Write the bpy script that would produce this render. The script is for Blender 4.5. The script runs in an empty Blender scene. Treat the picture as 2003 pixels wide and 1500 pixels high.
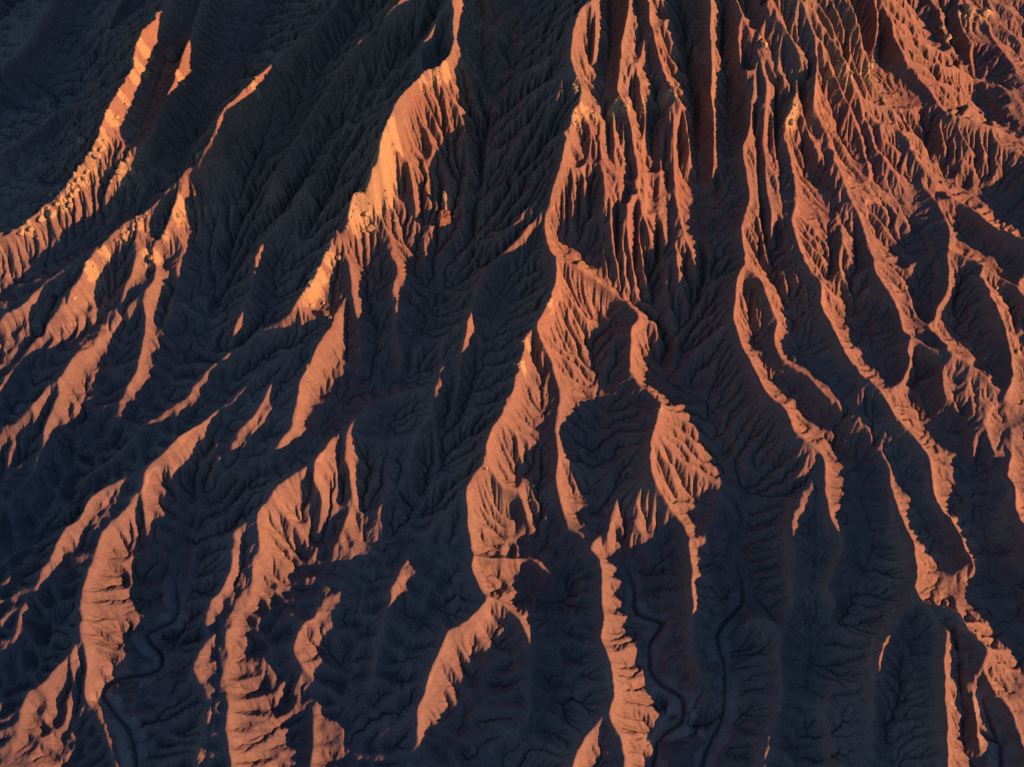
import bpy, math, random
import numpy as np

# ------------------------------------------------------------------ camera, sky, sun, exposure
scene = bpy.context.scene
PITCH = math.radians(58.0)            # looking down from a drone
CAM_HEIGHT = 207.0
cam = bpy.data.cameras.new('camera')
cam.sensor_width = 36.0
cam.lens = 36.0 * 2148.0 / 2003.0
cam.clip_start = 1.0
cam.clip_end = 12000.0
cam_ob = bpy.data.objects.new('camera', cam)
cam_ob.location = (0.0, 0.0, CAM_HEIGHT)
cam_ob.rotation_euler = (math.radians(90.0) - PITCH, 0.0, 0.0)
scene.collection.objects.link(cam_ob)
scene.camera = cam_ob

TAN_ELEV = 0.32                       # low evening sun, a little in front of due right
SUN_TURN = math.radians(15.0)
ELEV = math.atan(TAN_ELEV)
world = bpy.data.worlds.new('World')
scene.world = world
world.use_nodes = True
wn = world.node_tree.nodes
sky = wn.new('ShaderNodeTexSky')
sky.sky_type = 'NISHITA'
sky.sun_disc = False
sky.sun_elevation = ELEV
sky.sun_rotation = math.radians(90.0) + SUN_TURN
sky.altitude = 1400.0
sky.air_density = 1.0
sky.dust_density = 0.6
sky.ozone_density = 3.5
bg = wn['Background']
bg.inputs['Strength'].default_value = 0.05
world.node_tree.links.new(sky.outputs['Color'], bg.inputs['Color'])

sun = bpy.data.lights.new('sun', 'SUN')
sun.energy = 5.0
sun.angle = math.radians(0.5)
sun.color = (1.0, 0.355, 0.142)
sun_ob = bpy.data.objects.new('sun', sun)
sun_ob.rotation_euler = (math.radians(90.0) - ELEV, 0.0, math.radians(90.0) - SUN_TURN)
sun_ob.location = (300, -40, 90)
scene.collection.objects.link(sun_ob)

scene.view_settings.view_transform = 'Standard'
scene.view_settings.look = 'None'
scene.view_settings.gamma = 1.0
scene.view_settings.use_curve_mapping = False
scene.view_settings.exposure = 1.65
scene.cycles.use_denoising = False     # keep the grain of the ground

# ------------------------------------------------------------------ survey data (decimetres: x, y, z)
# crest lines and gully lines of the badlands, and spot heights on the slopes between them
CRESTS = [
[(-1193,2830,62),(-1196,2795,65),(-1202,2759,66),(-1208,2719,68),(-1212,2675,72),(-1218,2635,73),(-1223,2597,75),(-1227,2559,77),(-1231,2520,78),(-1235,2482,80),(-1239,2446,82),(-1243,2412,84),(-1249,2377,85),(-1256,2348,84),(-1262,2318,85),(-1270,2291,84),(-1280,2265,85),(-1291,2243,83),(-1304,2222,82),(-1315,2196,82),(-1329,2175,80),(-1345,2153,79),(-1360,2131,77),(-1374,2111,75),(-1384,2092,75)],
[(-1020,2734,108),(-1020,2699,111),(-1021,2657,115),(-1024,2616,117),(-1025,2570,121),(-1027,2528,123),(-1028,2486,128),(-1031,2447,130),(-1034,2409,133),(-1037,2371,135),(-1040,2338,135),(-1043,2304,137),(-1044,2267,139),(-1045,2231,140),(-1046,2199,140),(-1047,2166,141),(-1052,2138,140),(-1060,2113,139),(-1068,2089,137),(-1077,2065,135),(-1086,2043,133),(-1098,2021,131),(-1111,2001,129),(-1127,1984,124),(-1141,1966,121),(-1155,1949,119),(-1169,1935,116),(-1183,1921,113),(-1201,1910,107),(-1218,1897,104),(-1237,1884,100),(-1258,1871,97),(-1278,1858,93),(-1297,1847,89),(-1313,1838,86)],
[(-841,2598,221),(-842,2562,225),(-844,2519,231),(-845,2472,237),(-846,2425,243),(-846,2380,251),(-847,2337,257),(-846,2295,263),(-845,2256,271),(-844,2213,279),(-845,2170,288),(-851,2139,291),(-860,2111,296),(-868,2085,298),(-877,2062,296),(-880,2033,297),(-880,2007,292),(-880,1985,287),(-886,1963,281),(-894,1935,278),(-900,1905,280),(-907,1877,283),(-912,1847,287),(-920,1823,285),(-929,1801,279),(-939,1784,268),(-948,1774,252),(-960,1766,235),(-975,1759,219),(-992,1753,202),(-1008,1743,188),(-1018,1731,175),(-1026,1718,164),(-1041,1710,155),(-1058,1702,147),(-1077,1693,139),(-1091,1681,134),(-1105,1668,129),(-1120,1655,125),(-1135,1643,122),(-1150,1631,118),(-1164,1621,115),(-1180,1610,112),(-1196,1598,111),(-1213,1585,109),(-1228,1574,108),(-1233,1568,108)],
[(-725,2546,238),(-729,2512,242),(-734,2474,245),(-739,2430,250),(-744,2389,253),(-750,2354,254),(-755,2315,259),(-763,2282,261),(-769,2250,264),(-771,2214,268),(-771,2176,275),(-770,2140,280),(-767,2100,287),(-767,2065,290),(-770,2033,289),(-774,2005,287),(-777,1978,284),(-779,1951,284),(-781,1927,283),(-787,1908,280),(-796,1892,273),(-801,1869,267),(-808,1847,260),(-814,1823,255),(-822,1800,249),(-833,1784,243),(-848,1774,235),(-866,1764,224),(-886,1756,209),(-905,1747,190),(-919,1738,174),(-930,1728,156),(-937,1713,143),(-942,1700,132)],
[(-290,2276,417),(-301,2259,413),(-314,2241,407),(-328,2224,398),(-343,2206,390),(-356,2185,385),(-370,2168,377),(-383,2147,372),(-396,2129,364),(-408,2110,359),(-419,2092,355),(-433,2074,348),(-445,2056,343),(-460,2043,337),(-475,2029,333),(-492,2017,326),(-508,2004,321),(-522,1989,319),(-537,1968,320),(-550,1950,320),(-560,1927,326),(-571,1894,333),(-580,1865,339),(-593,1842,338),(-609,1822,336),(-624,1806,333),(-635,1787,330),(-639,1763,330),(-646,1741,327),(-662,1728,315),(-676,1725,298),(-687,1718,285),(-698,1711,269),(-715,1714,248),(-731,1712,228),(-743,1701,212),(-760,1695,201),(-778,1688,191),(-794,1676,184),(-813,1664,176),(-828,1656,166),(-845,1647,156),(-859,1636,149),(-876,1626,141),(-893,1616,132),(-909,1603,126),(-925,1590,118),(-936,1573,113),(-948,1557,105),(-960,1536,102),(-967,1518,100),(-974,1500,96),(-982,1484,91),(-990,1468,85),(-1002,1456,79),(-1019,1446,72),(-1036,1436,62),(-1051,1427,47),(-1059,1413,30),(-1074,1406,14),(-1090,1395,-1),(-1104,1383,-11),(-1117,1370,-22),(-1126,1354,-28),(-1133,1336,-31),(-1138,1317,-30),(-1146,1302,-32),(-1159,1290,-37),(-1176,1279,-43),(-1196,1270,-53),(-1213,1265,-63)],
[(-926,1592,115),(-943,1588,109),(-964,1582,102),(-981,1571,98),(-998,1559,94),(-1016,1550,85),(-1035,1538,77),(-1051,1527,71),(-1066,1513,67),(-1078,1496,64),(-1092,1479,61),(-1108,1467,58),(-1125,1457,53),(-1141,1449,48),(-1157,1440,43),(-1173,1431,40),(-1190,1420,38),(-1205,1407,39),(-1218,1399,38)],
[(-697,1726,215),(-713,1713,208),(-731,1698,200),(-741,1679,193),(-750,1661,186),(-761,1644,177),(-773,1628,164),(-785,1611,150),(-796,1597,136),(-807,1587,123),(-812,1574,111),(-812,1557,101),(-810,1536,95),(-808,1514,90),(-811,1492,88),(-821,1475,84),(-831,1464,74),(-830,1447,61),(-825,1438,48),(-824,1422,39),(-823,1400,35),(-826,1380,34),(-830,1360,31),(-826,1333,28),(-827,1312,25),(-835,1297,21),(-846,1284,15),(-855,1269,5),(-861,1251,-4),(-867,1233,-11),(-871,1212,-14),(-876,1193,-17),(-879,1187,-19)],
[(-813,1584,112),(-826,1572,111),(-840,1557,109),(-851,1540,105),(-858,1521,100),(-865,1505,90),(-874,1490,75),(-884,1475,60)],
[(-832,1465,72),(-857,1463,61),(-872,1453,50),(-890,1446,36),(-905,1433,26),(-916,1416,21),(-929,1396,21),(-941,1377,22),(-952,1359,25),(-967,1346,26),(-978,1329,25),(-983,1309,22),(-999,1293,18),(-999,1272,11),(-1002,1254,-1),(-1008,1235,-10),(-1015,1214,-17),(-1022,1196,-23),(-1026,1183,-35),(-1026,1168,-46),(-1033,1155,-57),(-1039,1138,-66),(-1043,1117,-68),(-1049,1098,-70),(-1057,1081,-72),(-1065,1064,-71),(-1080,1052,-74),(-1095,1040,-74),(-1113,1031,-77),(-1132,1021,-80),(-1148,1011,-81),(-1154,1008,-81)],
[(-985,1312,18),(-1001,1303,12),(-1016,1294,6),(-1030,1283,2),(-1040,1267,-2),(-1047,1249,-8),(-1057,1234,-14),(-1076,1224,-27),(-1095,1212,-42),(-1112,1203,-54),(-1128,1194,-60),(-1146,1187,-65),(-1167,1179,-68),(-1184,1169,-69),(-1190,1166,-69)],
[(-279,1992,387),(-285,1974,383),(-293,1958,374),(-302,1936,367),(-310,1916,359),(-319,1897,350),(-327,1876,344),(-335,1857,335),(-343,1839,326),(-350,1818,320),(-359,1800,311),(-367,1782,305),(-375,1763,299),(-384,1744,292),(-393,1729,283),(-402,1711,275),(-412,1695,267),(-422,1679,259),(-432,1663,250),(-443,1649,241),(-454,1636,231),(-467,1624,221),(-482,1613,210),(-497,1603,199),(-511,1592,191),(-525,1583,180),(-539,1571,170),(-551,1557,163),(-562,1543,157),(-568,1526,151),(-569,1506,144),(-570,1487,138),(-572,1467,134),(-575,1450,127),(-580,1433,121),(-588,1415,114),(-595,1398,107),(-605,1377,101),(-612,1358,96)],
[(-523,1992,317),(-525,1973,311),(-529,1954,301),(-534,1929,293),(-541,1910,284),(-549,1891,277),(-558,1874,267),(-568,1855,258),(-578,1837,249),(-587,1820,240),(-598,1803,231),(-607,1783,225),(-618,1767,215),(-628,1752,205),(-638,1735,196),(-649,1721,185),(-660,1705,176),(-670,1690,166),(-680,1675,156),(-692,1663,143),(-703,1648,132),(-714,1633,122),(-725,1618,111),(-735,1603,102),(-742,1581,96),(-749,1562,89),(-755,1543,82),(-761,1522,75),(-766,1498,71),(-771,1477,65),(-774,1459,61)],
[(-42,2085,551),(-56,2080,545),(-72,2074,537),(-90,2067,529),(-109,2057,522),(-127,2049,514),(-144,2039,508),(-162,2027,503),(-180,2018,496),(-197,2005,492),(-214,1993,488),(-229,1983,484),(-248,1971,478),(-264,1964,473),(-279,1955,467),(-291,1945,460),(-303,1934,448),(-316,1927,435),(-331,1922,418),(-346,1915,400),(-360,1909,383),(-373,1902,368),(-385,1889,357),(-397,1877,344),(-408,1863,336),(-420,1850,325),(-432,1833,317),(-442,1818,310),(-454,1804,300),(-464,1787,293),(-473,1771,286),(-483,1754,279),(-492,1737,273),(-501,1720,266),(-511,1702,259),(-521,1684,252),(-529,1667,247),(-533,1660,245)],
[(-86,2072,528),(-94,2059,520),(-103,2042,511),(-113,2022,502),(-123,2004,492),(-131,1981,489),(-141,1959,485),(-148,1945,482),(-155,1927,476),(-161,1908,472),(-172,1888,463),(-186,1879,450),(-201,1868,437),(-213,1862,423),(-227,1856,408),(-241,1846,395),(-254,1837,384),(-267,1825,375),(-280,1815,364),(-293,1804,354),(-305,1791,347),(-316,1776,337),(-326,1758,330),(-334,1743,324),(-338,1739,319)],
[(-110,2172,534),(-110,2146,533),(-112,2120,528),(-113,2088,525),(-114,2059,521),(-115,2033,517),(-116,2006,514),(-117,1981,511),(-119,1960,507),(-120,1941,500),(-120,1921,491),(-121,1903,483),(-125,1879,479),(-125,1852,481),(-130,1828,481),(-142,1809,473),(-153,1797,458),(-170,1793,447),(-182,1784,438),(-194,1769,434),(-207,1741,436),(-219,1718,441),(-230,1692,445),(-240,1670,443),(-246,1651,438),(-252,1639,429),(-260,1627,416),(-266,1613,405),(-271,1596,395),(-282,1589,386),(-291,1581,374),(-300,1574,356),(-311,1569,337),(-323,1564,316),(-334,1559,300),(-343,1546,289),(-350,1532,275),(-361,1526,251),(-370,1520,224),(-375,1507,203),(-374,1492,187),(-372,1472,176),(-373,1452,165),(-375,1433,154),(-377,1414,147),(-378,1393,143),(-373,1365,147),(-377,1340,155),(-390,1319,162),(-402,1300,162),(-412,1282,156),(-419,1266,148),(-424,1250,140),(-435,1237,133),(-446,1223,124),(-449,1206,115),(-452,1189,104),(-453,1171,99),(-453,1152,97),(-456,1135,93),(-461,1118,91),(-473,1105,86),(-482,1094,80),(-493,1084,73),(-508,1074,66),(-526,1070,61),(-541,1067,57)],
[(-372,1518,224),(-385,1506,216),(-398,1492,210),(-408,1479,203),(-413,1461,199),(-418,1442,197),(-426,1424,193),(-438,1407,189),(-454,1395,178),(-467,1381,168),(-481,1368,153),(-500,1364,137),(-522,1363,119),(-540,1357,106),(-558,1350,95),(-572,1340,86),(-585,1328,81),(-602,1321,73),(-622,1314,69),(-641,1306,62),(-660,1295,58),(-674,1284,53),(-685,1271,44),(-695,1251,40),(-705,1233,38),(-721,1222,34),(-739,1212,31),(-756,1202,27),(-771,1190,25),(-783,1176,22),(-796,1162,19),(-810,1149,14),(-820,1135,7),(-833,1120,-0),(-846,1110,-6),(-862,1102,-14),(-878,1094,-21),(-899,1083,-27),(-915,1073,-29)],
[(-369,1529,224),(-365,1519,209),(-360,1503,198),(-355,1485,190),(-350,1465,182),(-345,1444,175),(-343,1424,165),(-340,1402,159),(-337,1385,151),(-333,1369,144),(-329,1352,134),(-325,1334,123),(-322,1313,114),(-324,1292,103),(-326,1272,96)],
[(-328,1567,291),(-322,1573,264),(-313,1571,239),(-303,1562,222),(-293,1550,209),(-283,1534,202),(-273,1516,196),(-263,1494,196),(-253,1475,194),(-251,1455,190),(-256,1436,182),(-258,1418,178),(-255,1401,174),(-253,1381,167),(-252,1359,162),(-250,1336,157),(-245,1317,149),(-236,1296,147),(-228,1281,142)],
[(-394,1343,147),(-410,1338,138),(-430,1330,129),(-447,1321,121),(-463,1312,116),(-479,1304,108),(-495,1295,101),(-511,1285,95),(-528,1277,88),(-543,1268,82),(-558,1258,76),(-573,1250,69),(-585,1240,65),(-599,1225,64),(-613,1212,60),(-623,1198,58),(-634,1182,58),(-647,1165,58),(-660,1154,59),(-673,1143,58),(-687,1127,56),(-700,1113,54),(-713,1100,52),(-725,1089,47),(-741,1079,40),(-754,1069,33),(-765,1057,25),(-765,1038,22),(-764,1019,18),(-767,1005,12),(-767,988,4),(-764,973,-11),(-762,958,-25),(-760,941,-41),(-756,922,-53),(-754,902,-59),(-753,895,-64)],
[(-451,1319,121),(-462,1306,115),(-475,1289,109),(-487,1274,103),(-498,1258,99),(-507,1245,94),(-516,1226,91),(-525,1207,87),(-535,1186,84),(-537,1168,85),(-547,1152,83),(-564,1139,78),(-578,1129,66),(-585,1116,58),(-589,1098,51),(-590,1077,46)],
[(-753,1082,23),(-771,1075,12),(-788,1065,7),(-803,1054,8),(-820,1045,8),(-837,1039,8),(-852,1032,5),(-864,1021,3),(-879,1006,4),(-887,988,3),(-891,966,0),(-904,954,-2),(-919,943,-6),(-929,929,-11),(-932,912,-14),(-938,894,-22),(-947,880,-30),(-959,870,-40),(-966,853,-47),(-973,834,-54),(-980,818,-58),(-985,801,-58),(-992,783,-60),(-993,765,-61),(-997,749,-67),(-1004,735,-78),(-1009,717,-85),(-1019,702,-93),(-1032,689,-97),(-1047,677,-102),(-1059,665,-104),(-1064,660,-105)],
[(-768,1044,17),(-778,1029,8),(-786,1011,3),(-791,994,1),(-798,979,3),(-807,964,2),(-818,950,-1),(-827,936,-4),(-837,921,-12),(-845,907,-22),(-848,892,-28),(-850,877,-32),(-855,858,-29),(-860,840,-25),(-867,820,-17),(-866,802,-13),(-856,782,-12),(-850,765,-18),(-848,751,-23),(-845,733,-25),(-841,712,-26),(-836,695,-25),(-832,678,-30),(-833,663,-39),(-835,649,-50),(-837,636,-64),(-834,623,-74),(-829,610,-83),(-823,597,-91),(-814,582,-93),(-803,567,-95),(-793,552,-95),(-784,536,-98),(-775,520,-100),(-769,503,-102),(-764,486,-104),(-757,468,-101),(-751,453,-98)],
[(-864,729,-45),(-865,711,-41),(-868,691,-40),(-874,676,-38),(-883,663,-40),(-891,650,-42),(-902,639,-48),(-914,630,-51),(-931,624,-57),(-948,619,-68),(-955,603,-79),(-959,587,-93),(-959,569,-100),(-960,552,-103),(-964,537,-107),(-966,520,-107),(-969,504,-108),(-969,485,-105),(-970,468,-102),(-971,454,-103)],
[(-510,957,51),(-521,941,41),(-536,934,34),(-553,926,29),(-562,912,27),(-557,895,23),(-554,879,17),(-557,862,15),(-562,846,11),(-570,830,7),(-580,815,2),(-592,800,-3),(-601,787,-12),(-605,772,-17),(-608,758,-22),(-607,743,-24),(-604,725,-26),(-605,709,-24),(-608,692,-23),(-614,676,-23),(-621,662,-23),(-612,645,-23),(-604,629,-25),(-596,614,-24),(-590,597,-24),(-585,578,-26),(-584,563,-26),(-583,549,-29),(-582,531,-30),(-583,516,-33),(-584,498,-35),(-585,480,-38),(-586,463,-39),(-586,450,-39)],
[(-388,1061,110),(-398,1049,100),(-409,1033,95),(-423,1016,93),(-439,1006,93),(-456,996,92),(-470,984,86),(-483,972,76),(-500,961,65),(-511,950,55),(-507,935,47),(-498,919,40),(-497,900,38),(-501,883,34),(-509,868,28),(-512,853,21),(-513,836,15),(-516,820,5),(-521,804,-3),(-529,790,-11),(-536,774,-14),(-542,757,-16),(-546,737,-15),(-555,722,-12),(-557,707,-15),(-551,690,-20),(-549,674,-26),(-550,655,-25),(-546,639,-23),(-540,619,-18),(-536,602,-16),(-532,582,-12),(-529,564,-11),(-526,547,-8),(-523,530,-4),(-520,514,-4),(-518,497,-1),(-516,480,-3),(-514,463,-3),(-512,448,-3),(-510,442,-1)],
[(-320,1153,100),(-334,1143,93),(-347,1129,92),(-359,1116,91),(-371,1098,97),(-382,1076,107),(-389,1052,114),(-394,1030,118),(-401,1015,112),(-399,1005,96),(-391,997,75),(-389,991,52),(-389,978,30),(-391,963,13),(-396,945,1),(-398,937,-4)],
[(70,1530,296),(58,1521,289),(44,1506,284),(31,1494,278),(16,1483,269),(3,1475,258),(-9,1466,249),(-23,1456,239),(-36,1444,232),(-51,1430,226),(-64,1415,220),(-73,1398,216),(-77,1378,213),(-81,1357,212),(-89,1342,207),(-100,1329,201),(-112,1317,195),(-125,1307,186),(-139,1295,179),(-146,1279,170),(-148,1257,163),(-150,1239,154),(-159,1222,146),(-171,1208,137),(-187,1204,129),(-205,1199,123),(-224,1196,117),(-245,1193,111),(-265,1190,106),(-284,1185,101),(-301,1172,101),(-315,1160,101),(-328,1145,104),(-336,1129,106),(-339,1112,103),(-337,1096,100),(-335,1079,94),(-336,1063,88),(-336,1047,79),(-332,1029,73),(-328,1012,67),(-327,997,58),(-328,986,45),(-332,976,33),(-337,961,25),(-344,943,20),(-354,926,14),(-361,910,5),(-363,895,-4),(-365,879,-9),(-369,863,-15),(-375,845,-18),(-380,824,-17),(-385,803,-13),(-391,780,-8),(-387,759,-6),(-402,745,-3),(-412,732,-2),(-420,718,-1),(-424,701,-3),(-425,686,-7),(-414,671,-10),(-403,660,-17),(-393,651,-25),(-388,640,-37),(-385,627,-45),(-384,614,-52),(-384,597,-52),(-384,582,-52),(-385,564,-49),(-385,545,-48),(-384,528,-46),(-383,510,-47),(-382,491,-45),(-381,472,-46),(-380,456,-45),(-379,442,-46)],
[(-150,1236,158),(-151,1217,160),(-153,1198,155),(-156,1176,151),(-159,1156,146),(-162,1139,138),(-171,1125,129),(-180,1110,121),(-190,1098,111),(-198,1085,101),(-203,1069,93),(-207,1054,84),(-211,1039,77),(-219,1025,69),(-231,1013,62),(-244,1002,52),(-256,989,46),(-268,975,41),(-277,962,41)],
[(-84,1346,213),(-86,1324,218),(-90,1299,221),(-93,1278,217),(-98,1261,205),(-101,1250,189),(-104,1235,176),(-105,1219,165),(-107,1203,157),(-109,1187,151),(-114,1167,145),(-120,1152,140),(-122,1146,138)],
[(-198,1086,100),(-215,1092,98),(-234,1097,95),(-250,1095,91),(-264,1083,86),(-274,1069,82),(-277,1053,74),(-278,1035,68),(-278,1021,62)],
[(-90,972,119),(-104,966,103),(-119,956,91),(-132,949,77),(-145,940,63),(-155,931,50),(-165,920,37),(-175,910,26),(-190,901,20),(-204,892,19),(-214,877,21),(-219,857,27),(-224,840,30),(-235,822,30),(-241,806,28),(-241,789,27),(-243,772,23),(-246,754,18),(-249,738,17),(-252,723,13),(-255,708,9),(-258,691,7),(-260,676,2),(-263,660,-2),(-264,643,-4),(-266,627,-8),(-266,621,-8)],
[(-295,916,-8),(-302,899,-6),(-312,881,-8),(-322,861,-9),(-327,842,-8),(-333,823,-9),(-338,805,-11),(-342,786,-13),(-344,767,-14),(-345,748,-16),(-346,729,-16),(-347,715,-19)],
[(216,2059,606),(210,2047,597),(203,2030,589),(195,2013,578),(187,1991,570),(180,1972,563),(174,1954,554),(170,1934,547),(166,1915,543),(159,1897,537),(150,1880,533),(140,1858,533),(132,1833,532),(126,1813,525),(123,1794,518),(122,1777,510),(124,1761,499),(130,1750,485),(139,1738,474),(146,1725,463),(146,1711,451),(141,1694,440),(131,1687,431),(124,1672,423),(122,1648,419),(116,1623,416),(109,1600,412),(105,1584,405),(100,1572,393),(93,1560,381),(85,1548,365),(80,1538,346),(77,1527,330),(70,1520,305),(69,1512,288),(69,1497,277),(70,1476,272),(75,1455,272),(82,1435,275),(89,1414,278),(92,1392,278),(92,1367,277),(89,1346,273),(83,1328,269),(77,1310,264),(68,1294,259),(55,1283,250),(50,1271,241),(54,1258,230),(66,1247,216),(76,1236,200),(85,1224,183),(89,1209,170),(94,1193,157),(100,1176,148),(100,1159,140),(98,1141,134),(94,1122,130),(91,1102,129),(91,1082,130),(91,1061,129),(90,1042,128),(89,1022,127),(88,1007,118),(92,991,106),(95,978,89),(98,964,74),(102,949,60),(106,933,55),(115,919,53),(129,907,53),(138,891,57),(147,875,60),(159,857,66),(172,842,71),(175,822,73),(176,802,71),(173,784,69),(173,765,68),(176,747,68),(178,729,69),(174,709,69),(169,691,70),(174,671,76),(178,652,80),(181,633,84),(183,615,87),(184,597,90),(185,582,89),(183,567,86),(179,552,85),(176,538,82),(179,524,82),(188,513,77),(198,502,72),(202,489,65),(205,475,62),(208,460,59),(210,443,62),(212,425,64),(212,409,70)],
[(50,1283,238),(38,1269,232),(30,1249,227),(27,1226,225),(23,1202,220),(18,1188,211),(13,1173,202),(11,1158,194),(5,1140,189),(-6,1120,185),(-17,1102,189),(-29,1085,189),(-38,1068,187),(-43,1050,183),(-47,1032,177),(-47,1013,167),(-53,1000,159),(-65,993,150),(-77,983,136),(-89,973,124),(-92,960,114),(-87,945,107),(-84,931,98),(-85,917,89),(-81,904,76),(-78,887,67),(-75,870,64),(-76,853,67),(-79,834,72),(-71,814,73),(-62,799,74),(-53,783,73),(-41,766,73),(-53,752,77),(-64,738,77),(-74,723,77),(-87,713,75),(-105,706,75),(-121,700,72),(-125,686,69),(-130,673,63),(-139,660,55),(-146,645,51),(-149,630,46),(-151,615,41),(-157,600,38),(-166,587,32),(-171,573,30),(-172,559,25),(-172,545,17),(-172,532,4),(-171,518,-6),(-172,505,-17),(-178,491,-23),(-186,475,-28),(-192,459,-29),(-198,442,-27),(-204,427,-27),(-206,420,-27)],
[(-41,769,66),(-27,765,57),(-11,758,51),(5,746,45),(15,732,43),(20,719,38),(26,703,34),(33,685,34),(36,668,33),(38,650,31),(39,633,30),(38,616,30),(36,600,29),(34,583,29),(30,566,27),(23,548,25),(16,531,26),(10,518,23)],
[(-78,854,65),(-61,855,60),(-42,855,57),(-22,855,52),(-2,854,48),(19,856,44),(39,857,41),(53,847,38),(66,837,35),(79,826,34),(84,822,33)],
[(-49,1010,155),(-40,1003,136),(-30,993,118),(-20,984,100),(-2,981,86),(14,974,72),(22,962,58),(28,951,44),(35,938,29),(42,924,14),(45,917,9)],
[(82,1435,275),(98,1425,272),(115,1413,269),(131,1406,265),(147,1401,258),(165,1398,248),(182,1396,235),(200,1391,219),(217,1386,204),(234,1381,191),(248,1370,184),(260,1355,177),(268,1337,178),(253,1320,181),(249,1299,181),(246,1282,175),(245,1265,165),(245,1249,153),(248,1235,137),(261,1222,125),(275,1212,118),(289,1201,121),(302,1182,134),(305,1152,146),(298,1123,160),(289,1096,171),(279,1074,177),(271,1055,177),(267,1036,172),(265,1018,165),(268,1003,155),(275,989,146),(284,979,133),(293,971,119),(303,963,101),(313,956,80),(323,949,61),(334,936,47),(341,919,44),(345,897,48),(346,873,58),(346,852,71),(343,832,80),(340,813,78),(340,793,76),(341,775,73),(345,758,68),(343,740,62),(341,727,57),(340,710,53),(340,694,53),(341,678,51),(343,662,49),(347,646,47),(351,630,47),(353,625,44)],
[(243,1027,83),(234,1016,80),(224,1002,76),(217,988,70),(210,967,65),(204,948,63),(198,926,65),(192,901,71),(190,890,75)],
[(192,2055,604),(191,2038,598),(189,2018,590),(188,1998,579),(186,1974,572),(184,1953,565),(182,1930,556),(180,1906,551),(178,1884,546),(177,1865,539),(176,1851,528),(177,1839,514),(176,1828,500),(173,1814,487),(172,1810,481)],
[(265,2056,603),(263,2039,596),(260,2020,588),(258,2000,577),(255,1981,567),(252,1961,559),(250,1939,549),(248,1919,542),(246,1900,533),(242,1881,525),(239,1865,514),(234,1848,504),(229,1831,494),(226,1816,484),(225,1804,474),(223,1786,467),(221,1769,457),(219,1748,451),(221,1729,444),(230,1717,433),(237,1704,423),(243,1692,412),(248,1680,400),(251,1665,389),(254,1650,377),(257,1637,365),(258,1623,354),(258,1607,345),(257,1589,339),(253,1569,334),(247,1548,330),(242,1526,327),(240,1509,320),(238,1492,312),(238,1479,299),(240,1466,286),(245,1454,268),(250,1442,252),(255,1432,236),(258,1413,220),(260,1407,213)],
[(297,1925,519),(296,1912,504),(293,1897,488),(289,1884,475),(284,1869,464),(280,1851,456),(275,1828,452),(269,1803,450),(264,1784,441),(266,1767,432),(269,1749,424),(275,1740,411),(281,1729,399),(283,1714,388),(282,1697,378),(281,1678,368),(279,1659,358),(278,1641,350),(280,1622,341),(284,1606,336),(285,1587,329),(283,1564,326),(281,1543,320),(279,1523,313),(278,1506,305),(282,1491,292),(287,1478,278),(291,1471,265)],
[(277,2064,598),(279,2050,589),(281,2031,580),(282,2008,572),(285,1989,561),(286,1969,552),(288,1949,542),(288,1929,533),(290,1912,522),(294,1895,512),(297,1884,500),(301,1871,488),(304,1856,477),(309,1842,464),(313,1829,451),(317,1814,441),(321,1801,431),(329,1784,424),(341,1767,417),(352,1746,413),(362,1728,405),(369,1710,396),(374,1694,385),(377,1680,372),(380,1668,358),(381,1663,353)],
[(223,1731,441),(218,1723,429),(212,1712,416),(210,1699,403),(211,1682,393),(213,1664,382),(215,1648,371),(217,1630,361),(218,1613,351),(219,1594,344),(214,1573,341),(209,1557,334),(204,1539,328),(204,1523,318),(205,1505,311),(206,1488,301),(208,1471,292),(211,1456,278),(215,1441,265),(218,1431,250),(222,1421,229),(225,1412,212),(229,1400,199)],
[(324,1796,425),(325,1778,419),(327,1755,413),(328,1735,404),(328,1715,398),(330,1701,385),(332,1686,372),(333,1670,361),(335,1657,347),(337,1645,333),(339,1632,319),(340,1616,309),(341,1600,300),(342,1582,292),(342,1560,288),(343,1541,281),(343,1520,276),(343,1499,270),(343,1478,265),(343,1455,263),(344,1433,259),(346,1414,250),(348,1399,244)],
[(356,1729,404),(353,1716,396),(350,1701,385),(347,1685,374),(346,1670,363),(346,1656,352),(347,1639,343),(348,1625,331),(350,1608,321),(351,1591,311),(352,1571,303),(354,1551,299),(357,1531,293),(360,1510,289),(364,1494,280),(368,1476,269),(373,1462,256),(378,1445,247),(383,1428,239),(387,1415,232)],
[(421,2102,571),(421,2087,563),(421,2065,555),(421,2044,545),(420,2020,537),(421,2002,527),(419,1977,521),(418,1956,514),(419,1938,504),(419,1920,495),(419,1901,487),(420,1883,477),(421,1867,467),(423,1853,455),(425,1841,442),(426,1827,429),(425,1808,421),(424,1786,415),(425,1766,408),(429,1749,400),(432,1732,392),(434,1714,384),(434,1697,374),(434,1681,362),(433,1666,348),(433,1653,333),(432,1639,318),(432,1627,305)],
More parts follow.
